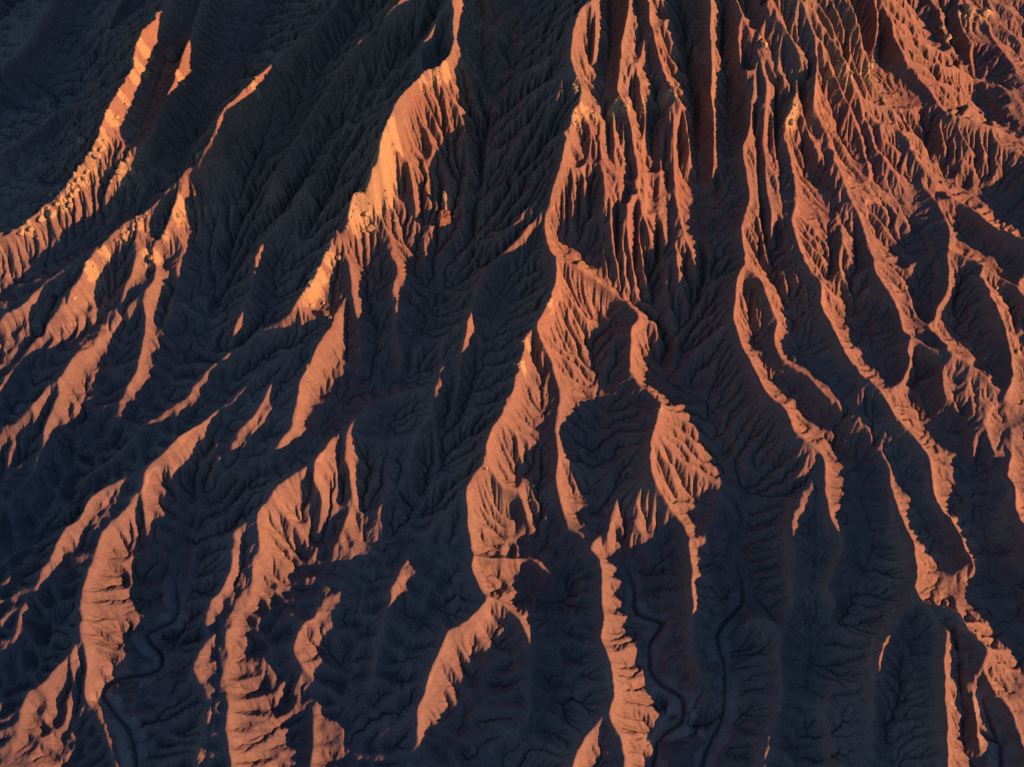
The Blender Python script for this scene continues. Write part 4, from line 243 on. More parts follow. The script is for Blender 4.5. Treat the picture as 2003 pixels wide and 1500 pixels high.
(-400,717,-24), (-400,700,-26), (-396,685,-29), (178,1798,452), (179,1791,436), (180,1779,426), (181,1750,414), (163,1607,344), (137,1603,319), (101,1510,246), (109,1494,236), (130,1481,228), (151,1468,222), (172,1455,212), (214,1400,170), (199,1366,132), (186,1344,135), (178,1322,137), (173,1302,135), (157,1293,114), (123,1255,134), (120,1052,109), (128,1033,105), (138,1021,92), (140,1006,75), (143,999,47), (144,988,24), (145,968,20), (146,947,26), (151,933,23), (202,855,42), (212,838,33), (218,819,30), (220,803,20), (221,787,12), (220,766,17), (218,747,20), (215,727,19), (212,707,22), (206,683,41), (209,653,51), (214,634,54), (219,617,52), (223,602,49), (225,586,45), (224,573,40), (222,558,34), (222,544,32), (224,530,36), (228,517,38), (233,504,33), (237,491,29), (241,476,24), (242,459,27), (47,1081,108), (39,1054,114), (31,1036,105), (29,1029,93), (23,1024,73), (14,1018,51), (8,1008,34), (8,960,36), (7,951,16), (-3,937,4), (-6,920,-8), (2,886,-10), (25,845,-2), (19,828,1), (30,792,4), (20,781,1), (6,762,12), (-29,718,0), (-45,703,-6), (-57,688,-5), (-69,673,-10), (-76,656,-10), (-77,640,-13), (-80,626,-20), (-90,612,-28), (-100,599,-33), (-103,582,-30), (-112,565,-28), (-129,548,-28), (-141,533,-31), (-148,517,-36), (25,770,18), (37,757,14), (44,743,14), (47,728,11), (41,871,8), (54,866,20), (67,864,24), (157,1454,225), (185,1439,228), (322,1328,139), (325,1311,133), (316,1298,114), (312,1289,92), (316,1279,69), (312,1261,63), (313,1239,74), (344,1214,82), (381,1188,85), (383,1164,89), (389,1146,85), (398,1130,77), (408,1113,72), (414,1100,54), (421,1084,40), (427,1065,35), (435,1047,33), (433,1027,38), (424,1009,42), (401,996,33), (377,984,21), (366,973,10), (383,870,28), (377,849,38), (278,1884,486), (295,1698,342), (297,1678,335), (298,1657,330), (301,1652,310), (303,1648,288), (306,1633,277), (299,1534,262), (289,1504,269), (334,1960,435), (332,1936,432), (330,1914,425), (326,1891,421), (319,1857,427), (297,1810,418), (299,1795,407), (301,1768,406),
(327,1579,279), (328,1555,276), (331,1536,270), (328,2084,502), (336,2067,488), (342,2037,489), (343,2007,482), (345,1989,473), (347,1954,477), (349,1930,473), (353,1916,462), (356,1900,451), (358,1884,440), (359,1867,430), (362,1858,415), (364,1842,405), (368,1836,388), (374,1827,374), (368,1802,383), (386,1781,371), (384,1760,367), (385,1749,351), (382,1722,350), (379,1657,307), (380,1651,285), (382,1643,265), (385,1628,254), (385,1605,252), (385,1577,254), (384,1555,249), (382,1536,241), (379,1512,239), (380,1658,322), (391,1656,298), (391,1636,290), (391,1620,279), (390,1596,275), (390,1571,275), (390,1546,276), (459,1984,478), (458,1962,473), (457,1941,466), (456,1916,461), (456,1900,451), (456,1884,440), (519,1931,437), (521,1911,429), (550,1467,235), (551,1451,226), (499,1384,239), (692,1020,70), (688,999,70), (679,972,78), (670,944,88), (584,1367,164), (796,973,90), (791,915,111), (788,893,119), (804,847,115), (811,829,119), (813,818,106), (811,798,102), (813,779,98), (781,763,97), (832,756,106), (816,747,99), (858,699,149), (872,684,141), (869,680,132), (881,662,135), (894,649,134), (904,636,127), (902,625,120), (909,612,117), (909,597,113), (901,583,104), (901,571,105), (911,562,111), (912,550,111), (915,537,106), (917,523,104), (919,507,104), (922,491,101), (925,475,98), (923,457,101), (923,440,103), (923,425,105), (654,1741,302), (663,1726,292), (669,1710,287), (653,1677,280), (665,1662,252), (668,1641,242), (675,1622,229), (681,1594,227), (684,1567,227), (687,1537,231), (685,1492,225), (680,1472,221), (683,1457,211), (724,1369,136), (726,1353,132), (727,1326,144), (736,1301,148), (780,1226,138), (784,1213,136), (831,1210,94), (896,1143,87), (866,1110,80), (911,1053,81), (906,1028,89), (903,1010,82), (893,988,80), (885,965,85), (881,943,91), (760,1762,277), (767,1729,256), (770,1711,244), (774,1698,229), (775,1677,225), (831,1508,164), (842,1479,167), (862,1413,166), (869,1353,132), (858,1295,148), (843,1215,155), (839,1216,126), (976,1255,105),
(1003,1314,128), (1008,1302,125), (1015,1289,121), (1018,1275,121), (806,2152,376), (821,2108,390), (835,2088,383), (843,2079,370), (851,2070,355), (853,2051,347), (856,2036,333), (856,2015,324), (856,1997,316), (871,1989,297), (878,1981,280), (884,1968,265), (927,1944,245), (934,1920,246), (940,1895,248), (938,1853,248), (934,1827,244), (936,1804,243), (957,1808,222), (965,1793,215), (971,1782,199), (1041,1728,138), (1048,1703,152), (1059,1686,153), (1106,1618,154), (1120,1600,159), (1134,1583,166), (714,2116,405), (790,2119,369), (789,2081,376), (796,2063,365), (811,2065,337), (814,2053,321), (814,2033,310), (821,2031,284), (825,2012,274), (834,1993,263), (845,1979,248), (859,1972,225), (850,1913,249), (958,2345,237), (1050,2247,199), (1057,2226,188), (1063,2211,172), (1068,2190,161), (1116,2176,123), (1153,2092,131), (1147,2023,145), (1148,2005,135), (1148,1987,127), (1149,1962,136), (1159,1944,147), (1181,1916,164), (1181,1904,170), (1144,2031,148), (1178,2188,174), (1285,2129,162), (1008,1555,154), (1010,1536,146), (1008,1545,150), (1041,1530,159), (1052,1521,157), (1065,1510,153), (1076,1497,153), (1086,1481,155), (1144,1418,136), (1058,1443,160), (1104,1352,125), (1105,1339,111), (1102,1293,97), (1103,1262,95), (1106,1236,97), (1080,1181,97), (1027,1146,93), (1060,1062,83), (1061,1044,85), (1062,1027,83), (1056,1013,80), (1049,994,83), (1041,972,88), (1033,950,92), (1025,929,95), (169,517,44), (167,507,41), (166,492,41), (165,481,37), (164,471,28), (160,457,26), (155,439,32), (152,426,21), (792,517,129), (791,501,130), (792,487,126), (798,474,110), (796,459,107), (794,441,104), (797,427,91), (797,415,85)
]

rng = np.random.default_rng(7)

# ------------------------------------------------------------------ terrain helpers
class Grid:
    def __init__(s, x0, x1, y0, y1, c):
        s.c = c; s.x0 = x0; s.y0 = y0
        s.nx = int(round((x1 - x0) / c)) + 1
        s.ny = int(round((y1 - y0) / c)) + 1
    def xs(s): return s.x0 + s.c * np.arange(s.nx)
    def ys(s): return s.y0 + s.c * np.arange(s.ny)

def sample(g, Z, x, y):
    fx = np.clip((x - g.x0) / g.c, 0, g.nx - 1.001); fy = np.clip((y - g.y0) / g.c, 0, g.ny - 1.001)
    i = fx.astype(np.int64); j = fy.astype(np.int64); u = fx - i; v = fy - j
    return (Z[j, i] * (1 - u) + Z[j, i + 1] * u) * (1 - v) + (Z[j + 1, i] * (1 - u) + Z[j + 1, i + 1] * u) * v

def regrid(g0, Z, g1):
    X, Y = np.meshgrid(g1.xs(), g1.ys())
    return sample(g0, Z, X, Y)

def value_noise(g, size, seed, sx=1.0, sy=1.0, ang=0.0):
    """smooth value noise on the grid, feature size in metres"""
    r = np.random.default_rng(seed)
    n = 256
    T = r.standard_normal((n, n))
    ca, sa = math.cos(ang), math.sin(ang)
    X, Y = np.meshgrid(g.xs(), g.ys())
    U = (X * ca + Y * sa) / (size * sx) + 500.3; W = (-X * sa + Y * ca) / (size * sy) + 500.7
    i = np.floor(U).astype(np.int64); j = np.floor(W).astype(np.int64)
    u = U - i; w = W - j; u = u * u * (3 - 2 * u); w = w * w * (3 - 2 * w)
    i %= n; j %= n; i1 = (i + 1) % n; j1 = (j + 1) % n
    return (T[j, i] * (1 - u) + T[j, i1] * u) * (1 - w) + (T[j1, i] * (1 - u) + T[j1, i1] * u) * w

def densify(P, step, wob=0.0, seed=0):
    """smooth 3-D polyline through the points"""
    P = np.asarray(P, float); n = len(P); out = []
    for i in range(n - 1):
        p0 = P[max(i - 1, 0)]; p1 = P[i]; p2 = P[i + 1]; p3 = P[min(i + 2, n - 1)]
        m = max(1, int(round(np.hypot(p2[0] - p1[0], p2[1] - p1[1]) / step)))
        t = (np.arange(m) / m)[:, None]
        q = 0.5 * ((2 * p1) + (p2 - p0) * t + (2 * p0 - 5 * p1 + 4 * p2 - p3) * t ** 2 + (3 * p1 - p0 - 3 * p2 + p3) * t ** 3)
        lin = p1 + (p2 - p1) * t
        q = 0.6 * q + 0.4 * lin; q[:, 2] = lin[:, 2]
        out.append(q)
    out.append(P[-1:])
    Q = np.concatenate(out)
    return Q

def raster(g, pts):
    i = np.round((pts[:, 0] - g.x0) / g.c).astype(np.int64); j = np.round((pts[:, 1] - g.y0) / g.c).astype(np.int64)
    ok = (i >= 0) & (i < g.nx) & (j >= 0) & (j < g.ny)
    k = j[ok] * g.nx + i[ok]
    n = np.bincount(k, minlength=g.nx * g.ny)
    s = np.bincount(k, pts[ok, 2], minlength=g.nx * g.ny)
    return (n > 0).reshape(g.ny, g.nx), (s / np.maximum(n, 1)).reshape(g.ny, g.nx)

def relax(Z, m, v, n):
    Z[m] = v[m]
    for k in range(n):
        P = np.pad(Z, 1, mode='edge')
        Z = (P[:-2, 1:-1] + P[2:, 1:-1] + P[1:-1, :-2] + P[1:-1, 2:]) * 0.25
        Z[m] = v[m]
    return Z

def spread(m, v, its):
    """surface stretched between the fixed cells, coarse to fine"""
    ms = [m]; vs = [np.where(m, v, 0)]
    for l in range(len(its) - 1):
        mm = ms[-1]; vv = vs[-1]; ny, nx = mm.shape
        mp = np.pad(mm, ((0, ny % 2), (0, nx % 2))); vp = np.pad(vv, ((0, ny % 2), (0, nx % 2)))
        cnt = mp[::2, ::2].astype(float) + mp[1::2, ::2] + mp[::2, 1::2] + mp[1::2, 1::2]
        s = vp[::2, ::2] + vp[1::2, ::2] + vp[::2, 1::2] + vp[1::2, 1::2]
        ms.append(cnt > 0); vs.append(s / np.maximum(cnt, 1))
    Z = np.full(ms[-1].shape, vs[-1][ms[-1]].mean())
    for l in range(len(its) - 1, -1, -1):
        if l < len(its) - 1:
            Z = np.repeat(np.repeat(Z, 2, 0), 2, 1)[:ms[l].shape[0], :ms[l].shape[1]]
        Z = relax(Z.copy(), ms[l], vs[l], its[len(its) - 1 - l])
    return Z

def blur(Z, r):
    """box blur three times, radius in cells"""
    for _ in range(3):
        for ax in (0, 1):
            P = np.pad(Z, [(r + 1, r) if a == ax else (0, 0) for a in (0, 1)], mode='edge')
            C = np.cumsum(P, axis=ax)
            if ax == 0: Z = (C[2 * r + 1:] - C[:-2 * r - 1]) / (2 * r + 1)
            else: Z = (C[:, 2 * r + 1:] - C[:, :-2 * r - 1]) / (2 * r + 1)
    return Z

NB = [(-1, -1), (-1, 0), (-1, 1), (0, -1), (0, 1), (1, -1), (1, 0), (1, 1)]
def drain(Z, c, r, rough):
    """steepest receiver of every cell (with a little chance) and its slope length"""
    ny, nx = Z.shape
    P = np.pad(Z, 1, mode='constant', constant_values=1e6)
    best = np.full(Z.shape, 0.0); off = np.zeros(Z.shape, np.int64); ln = np.full(Z.shape, c)
    for dj, di in NB:
        q = P[1 + dj:1 + dj + ny, 1 + di:1 + di + nx]
        L = c * (1.41421 if dj and di else 1.0)
        s = (Z - q) / L
        s = s * (1.0 + rough * (r.random(Z.shape) - 0.5))
        b = s > best
        best = np.where(b, s, best); off = np.where(b, dj * nx + di, off); ln = np.where(b, L, ln)
    return off, ln

def accumulate(off, cell):
    n = off.size
    J = (np.arange(n) + off.ravel())
    J = np.where(off.ravel() == 0, n, J)               # pits drain into a sink
    J = np.append(J, n)
    A = np.full(n + 1, cell); A[n] = 0
    k = 0
    while k < 12:
        B = np.bincount(J, A, minlength=n + 1); B[n] = 0
        A = A + B
        J = J[J]; k += 1
        if (J == n).all(): break
    return A[:n].reshape(off.shape)

def erode(Z, c, steps, K, D, fixed, crest, seed, m=0.5, amax=400.0):
    r = np.random.default_rng(seed)
    A = None
    for it in range(steps):
        off, ln = drain(Z, c, r, 0.5)
        if it % 2 == 0 or A is None:
            A = accumulate(off, c * c)
        idx = np.arange(Z.size).reshape(Z.shape) + off
        zr = Z.ravel()[idx]
        k = K * np.minimum(A, amax) ** m / ln
        k = np.where(fixed | crest, 0, k)
        Zn = (Z + k * zr) / (1 + k)
        P = np.pad(Zn, 1, mode='edge')
        lap = P[:-2, 1:-1] + P[2:, 1:-1] + P[1:-1, :-2] + P[1:-1, 2:] - 4 * Zn
        Zn = Zn + np.where(crest, 0.5 * D, D) * lap
        Z = Zn
    return Z, A

# ------------------------------------------------------------------ the macro form
def lines(L, step):
    return [densify(np.array(p, float).reshape(-1, 3) / 10.0, step) for p in L]
X0, X1, Y0, Y1 = -150.0, 138.0, 34.0, 272.0
g3 = Grid(X0, X1, Y0, Y1, 0.2)
cr = lines(CRESTS, 0.12)
for q in cr:                                    # crests rise and dip where gully heads bite into them
    L = np.arange(len(q)) * 0.12
    for wl, az, ax in ((5.0, 0.30, 0.25), (2.2, 0.22, 0.16), (0.9, 0.06, 0.06)):
        kn = np.arange(0, L[-1] + 2 * wl, wl)
        fade = np.clip(1.15 - q[:, 2] / 40.0, 0.4, 1) * np.clip(L / 3, 0, 1) * np.clip((L[-1] - L) / 3, 0, 1)
        q[:, 2] += az * fade * np.interp(L, kn, rng.standard_normal(len(kn)))
        q[:, 0] += ax * fade * np.interp(L, kn, rng.standard_normal(len(kn)))
        q[:, 1] += ax * fade * np.interp(L, kn, rng.standard_normal(len(kn)))

gu = lines(GULLIES, 0.12)
cpts = np.concatenate(cr); gpts = np.concatenate(gu)
spts = np.array(SPOTS, float).reshape(-1, 3) / 10.0
g1 = Grid(X0, X1, Y0, Y1, 0.8)
g2 = Grid(X0, X1, Y0, Y1, 0.4)
def macro(g, its):
    m, v = raster(g, np.concatenate([cpts, gpts, spts]))
    m2, v2 = raster(g, cpts)
    return spread(m, np.where(m2, v2, v), its)
Zm = macro(g2, (200, 100, 60, 40, 25))
# ------------------------------------------------------------------ weathering, coarse to fine
def kmap(Z): return np.clip(0.45 + Z / 22.0, 0.45, 1.5)      # the steep upper flank is rilled most
# ribs: every slope is cut into spurs that leave the crest and lean down-valley
def crest_fields(g, step):
    """nearest crest sample of every cell: distance, arc length, lean"""
    P = []; sid = 0.0
    for q in cr:
        L = np.concatenate([[0], np.cumsum(np.hypot(np.diff(q[:, 0]), np.diff(q[:, 1])))])
        k = max(3, int(12.0 / 0.12)); zz = np.convolve(np.pad(q[:, 2], k, mode='edge'), np.ones(2 * k + 1) / (2 * k + 1), 'valid')
        lean = np.clip(-np.gradient(zz, 0.12) / (0.5 - 0.28 * np.clip((zz - 12.0) / 16.0, 0, 1)), -0.3, 3.0)
        P.append(np.stack([q[:, 0], q[:, 1], L + sid, lean], -1)); sid += L[-1] + 37.7
    P = np.concatenate(P)[::step]
    X, Y = np.meshgrid(g.xs(), g.ys())
    i = np.round((P[:, 0] - g.x0) / g.c).astype(int); j = np.round((P[:, 1] - g.y0) / g.c).astype(int)
    ok = (i >= 0) & (i < g.nx) & (j >= 0) & (j < g.ny)
    near_i = np.full(X.shape, -1); near_i[j[ok], i[ok]] = np.where(ok)[0]
    d = np.where(near_i >= 0, 0.0, 1e6)
    for h in (32, 16, 8, 4, 2, 1, 1):
        for dj, di in NB:
            sh = np.full(X.shape, -1); 
            a0, a1 = max(0, dj * h), min(g.ny, g.ny + dj * h); b0, b1 = max(0, di * h), min(g.nx, g.nx + di * h)
            sh[a0 - dj * h:a1 - dj * h, b0 - di * h:b1 - di * h] = near_i[a0:a1, b0:b1]
            ds = np.where(sh >= 0, np.hypot(P[sh, 0] - X, P[sh, 1] - Y), 1e6)
            b = ds < d; d = np.where(b, ds, d); near_i = np.where(b, sh, near_i)
    return d, P[near_i, 2], P[near_i, 3]
dC, sC, kC = crest_fields(g2, 2)
def ribs(lam, warp, seed):
    s = sC - kC * dC
    r = np.random.default_rng(seed); T = np.cumsum(r.uniform(1 - warp, 1 + warp, 6000)) * lam
    k = np.searchsorted(T, s.ravel() + 40.0).reshape(s.shape); k = np.clip(k, 1, 5999)
    u = (s + 40.0 - T[k - 1]) / (T[k] - T[k - 1])
    w = r.uniform(0.5, 1.3, 6001)[k]
    return (np.abs(np.sin(np.pi * np.clip(u, 0, 1))) ** 0.5 - 0.72) * w
lowk = np.clip((10.0 - Zm) / 14.0, 0.0, 1.0)
rib = ribs(3.3, 0.45, 21) * np.clip(dC * 0.9 - 0.1, 0, 3.0) * (0.16 + 0.84 * lowk)
rib += ribs(1.15, 0.5, 22) * np.clip(dC * 0.12, 0, 0.22) * (1.0 - 0.5 * lowk)
rib += ribs(2.6, 0.6, 23) * np.clip(dC * 0.16 - 0.1, 0, 0.55) * (1.0 - lowk)
Zr = Zm + rib
def kmap(Z): return np.clip(0.45 + Z / 22.0, 0.45, 1.5)      # the steep upper flank is rilled most
Z1 = regrid(g2, Zm, g1)
mg1, _ = raster(g1, gpts); mc1, _ = raster(g1, cpts)
n1 = value_noise(g1, 3.0, 3) * 0.35 + value_noise(g1, 1.2, 4) * 0.2
Ze, _ = erode(Z1 + n1, g1.c, 26, 0.06 + 0.05 * np.clip(1.2 - Z1 / 12.0, 0, 1), 0.04, mg1, mc1, 11)
D1 = Ze - Z1
D1 = D1 - blur(D1, 4)
D1 = np.where(mc1, 0.3 * D1, D1)
Z2 = Zr + regrid(g1, D1, g2)
n2 = value_noise(g2, 1.0, 5) * 0.12
mg2, _ = raster(g2, gpts); mc2, _ = raster(g2, cpts)
Ze, _ = erode(Z2 + n2, g2.c, 18, 0.045 * kmap(Z2), 0.03, mg2, mc2, 12)
D2 = Ze - Z2; D2 = D2 - blur(D2, 6)
Z2 = Z2 + D2
Z3 = regrid(g2, Z2, g3)
mg3, _ = raster(g3, gpts); mc3, _ = raster(g3, cpts)
n3 = value_noise(g3, 0.5, 6) * 0.06 + value_noise(g3, 0.25, 8) * 0.03
Ze, area = erode(Z3 + n3, g3.c, 18, 0.05 * np.maximum(kmap(Z3), 0.9), 0.02, mg3, mc3, 13)
D3 = Ze - Z3; D3 = D3 - blur(D3, 10)
Z = Z3 + D3
# crests crumble to a narrow rounded edge
wc = np.clip(blur(mc3.astype(float), 1) * 3.0, 0, 0.8)
Z = Z * (1 - wc) + blur(Z, 1) * wc
# thin runnels where water gathers
cut = np.clip(np.log10(np.maximum(area, 0.1)) - 0.45, 0, 1.3)
cut = np.maximum(cut, 0.55 * blur(cut, 1))
Z = Z - 0.40 * cut * np.clip(1.15 - Z / 45.0, 0.4, 1.0)
# and a narrow slot along every gully line
# dry washes: nearly flat floors with a narrow cut channel
def near(mask, n):
    d = np.where(mask, 0.0, 99.0)
    for _ in range(n):
        P = np.pad(d, 1, mode='edge')
        a = np.minimum(np.minimum(P[:-2, 1:-1], P[2:, 1:-1]), np.minimum(P[1:-1, :-2], P[1:-1, 2:])) + 1
        b = np.minimum(np.minimum(P[:-2, :-2], P[2:, 2:]), np.minimum(P[2:, :-2], P[:-2, 2:])) + 1.414
        d = np.minimum(d, np.minimum(a, b))
    return d
WASH_LINES = [23, 24, 47, 48, 60, 84, 85, 86, 87]
dg = near(mg3, 5) * g3.c
Z = Z - 0.45 * np.exp(-(dg / 0.32) ** 2)
wp = np.concatenate([gu[i] for i in WASH_LINES])
wp = wp[wp[:, 1] < 92]
mw, vw = raster(g3, wp)
dw = near(mw, 20) * g3.c
wn = value_noise(g3, 2.2, 51) * 0.45 + value_noise(g3, 0.8, 52) * 0.2
den = blur(mw.astype(float), 14)
floor = np.where(den > 1e-6, blur(np.where(mw, vw, 0.0), 14) / np.maximum(den, 1e-6), 0.0) + 0.3
aw = np.where(den > 1e-6, 0.8 * np.clip((2.5 + 1.5 * wn - dw) / 0.6, 0, 1), 0.0)
aw = aw * np.clip(1.6 - np.abs(Z - floor) / 2.0, 0, 1)
Z = Z * (1 - aw) + (floor + 0.12 * np.round(wn * 3.0 + 0.15 * dw)) * aw
lo_ = np.clip((90.0 - np.meshgrid(g3.xs(), g3.ys())[1]) / 12.0, 0, 1)
aw = aw * lo_
Z = Z - (0.75 + 0.4 * wn) * lo_ * np.exp(-(dw / (0.27 + 0.2 * np.clip(wn * 1.6, -0.9, 1.2))) ** 2)
gy, gx = np.gradient(blur(Z, 5), g3.c)
slope = np.hypot(gx, gy)
wash = (1 - np.exp(-(dw / 0.62) ** 2)) * np.clip(aw * 1.5 - 0.25, 0, 1) * np.clip(0.7 + 0.9 * wn, 0, 1)
# bedrock showing through: tan caps on the crests and a red bed under the ledge
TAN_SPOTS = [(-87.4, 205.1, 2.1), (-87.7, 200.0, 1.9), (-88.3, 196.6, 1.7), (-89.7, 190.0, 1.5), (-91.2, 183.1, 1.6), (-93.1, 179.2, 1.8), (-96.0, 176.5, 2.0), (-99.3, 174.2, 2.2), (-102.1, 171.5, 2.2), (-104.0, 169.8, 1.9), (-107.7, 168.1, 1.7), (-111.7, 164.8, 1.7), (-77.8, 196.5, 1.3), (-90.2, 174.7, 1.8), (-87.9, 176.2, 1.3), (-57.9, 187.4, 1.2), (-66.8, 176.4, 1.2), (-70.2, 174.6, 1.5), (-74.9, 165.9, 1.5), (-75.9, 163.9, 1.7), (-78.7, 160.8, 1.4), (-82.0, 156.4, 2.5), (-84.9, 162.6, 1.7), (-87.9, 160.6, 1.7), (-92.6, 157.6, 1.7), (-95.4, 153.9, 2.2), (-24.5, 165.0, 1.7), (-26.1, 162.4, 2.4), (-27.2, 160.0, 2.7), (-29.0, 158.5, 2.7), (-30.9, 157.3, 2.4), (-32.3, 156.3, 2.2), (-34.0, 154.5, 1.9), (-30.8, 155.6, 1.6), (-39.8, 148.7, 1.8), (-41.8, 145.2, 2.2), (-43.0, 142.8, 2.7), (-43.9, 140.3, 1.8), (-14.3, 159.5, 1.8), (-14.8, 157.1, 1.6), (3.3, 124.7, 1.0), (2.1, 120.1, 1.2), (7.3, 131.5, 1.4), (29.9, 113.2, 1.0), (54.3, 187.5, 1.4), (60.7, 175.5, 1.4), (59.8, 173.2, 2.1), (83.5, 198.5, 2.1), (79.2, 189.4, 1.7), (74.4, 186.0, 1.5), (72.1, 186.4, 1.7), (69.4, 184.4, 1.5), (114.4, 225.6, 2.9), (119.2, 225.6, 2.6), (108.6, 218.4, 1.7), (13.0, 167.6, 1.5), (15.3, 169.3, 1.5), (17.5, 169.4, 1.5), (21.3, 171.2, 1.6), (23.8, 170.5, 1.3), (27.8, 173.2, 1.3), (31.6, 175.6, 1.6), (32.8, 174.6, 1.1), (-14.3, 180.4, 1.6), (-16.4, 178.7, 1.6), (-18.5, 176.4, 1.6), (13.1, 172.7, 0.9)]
RED_SPOTS = [(20.7, 157.8, 6.0), (32.7, 161.6, 6.7), (24.3, 149.7, 4.9), (54.9, 167.4, 4.6), (66.6, 168.3, 7.1), (81.5, 172.4, 7.3), (96.0, 164.2, 6.2), (83.1, 202.9, 7.8), (94.4, 189.6, 7.8), (52.8, 190.1, 5.9), (118.4, 213.3, 7.2), (66.0, 155.4, 5.8), (30.2, 185.3, 4.6), (17.5, 166.1, 2.9), (16.4, 163.6, 2.6), (18.2, 159.4, 2.4), (24.0, 168.5, 2.4), (28.8, 171.0, 2.3), (33.3, 168.6, 2.5), (38.1, 173.1, 2.1), (72.1, 181.1, 4.1), (73.4, 178.2, 4.9), (74.9, 175.4, 4.4), (68.6, 182.8, 2.4), (43.2, 170.4, 2.5), (35.4, 171.8, 1.6), (-17.6, 175.0, 2.5), (-15.0, 175.5, 2.5), (-19.7, 172.5, 2.0)]
def patches(spots, grow):
    A = np.zeros((g2.ny, g2.nx)); X, Y = np.meshgrid(g2.xs(), g2.ys())
    for x, y, r in spots:
        a, b = int((x - g2.x0) / g2.c), int((y - g2.y0) / g2.c); k = int(3 * r * grow / g2.c) + 1
        sl = (slice(max(0, b - k), b + k), slice(max(0, a - k), a + k))
        A[sl] = np.maximum(A[sl], np.exp(-(np.hypot(X[sl] - x, Y[sl] - y) / (r * grow)) ** 2))
    return regrid(g2, A, g3)
tan_rock = patches(TAN_SPOTS, 1.0); red_bed = patches(RED_SPOTS, 1.2)
crag = np.abs(value_noise(g3, 1.1, 34)) * 0.55 + np.abs(value_noise(g3, 0.55, 35)) * 0.35 + np.maximum(value_noise(g3, 0.3, 36), 0) * 0.12
Z = Z + np.clip(tan_rock * 2.0 - 0.8, 0, 1) * (crag - 0.25) * np.clip(1.25 - 0.75 * slope, 0.12, 1)

# ------------------------------------------------------------------ materials
def new_mat(name):
    m = bpy.data.materials.new(name); m.use_nodes = True
    nt = m.node_tree; nt.nodes.clear()
    out = nt.nodes.new('ShaderNodeOutputMaterial'); b = nt.nodes.new('ShaderNodeBsdfPrincipled')
    nt.links.new(b.outputs['BSDF'], out.inputs['Surface'])
    b.inputs['Roughness'].default_value = 0.95
    b.inputs['Specular IOR Level'].default_value = 0.15
    return m, nt, b
def node(nt, t, **kw):
    n = nt.nodes.new(t)
    for k, v in kw.items(): setattr(n, k, v)
    return n
def noise(nt, vec, scale, detail=4.0, rough=0.6):
    n = node(nt, 'ShaderNodeTexNoise'); n.inputs['Scale'].default_value = scale
    n.inputs['Detail'].default_value = detail; n.inputs['Roughness'].default_value = rough
    nt.links.new(vec, n.inputs['Vector']); return n.outputs['Fac']
def ramp(nt, fac, stops):
    r = node(nt, 'ShaderNodeValToRGB'); e = r.color_ramp.elements
    while len(e) < len(stops): e.new(0.5)
    for s, (p, c) in zip(e, stops): s.position = p; s.color = (*c, 1)
    nt.links.new(fac, r.inputs['Fac']); return r.outputs['Color']
def mix(nt, fac, a, b, mode='MIX'):
    n = node(nt, 'ShaderNodeMix', data_type='RGBA', blend_type=mode)
    if isinstance(fac, float): n.inputs[0].default_value = fac
    else: nt.links.new(fac, n.inputs[0])
    for s, v in ((6, a), (7, b)):
        if isinstance(v, tuple): n.inputs[s].default_value = (*v, 1)
        else: nt.links.new(v, n.inputs[s])
    return n.outputs[2]
def maths(nt, op, a, b=0.0, clamp=False):
    n = node(nt, 'ShaderNodeMath', operation=op, use_clamp=clamp)
    for s, v in ((0, a), (1, b)):
        if isinstance(v, (int, float)): n.inputs[s].default_value = v
        else: nt.links.new(v, n.inputs[s])
    return n.outputs[0]

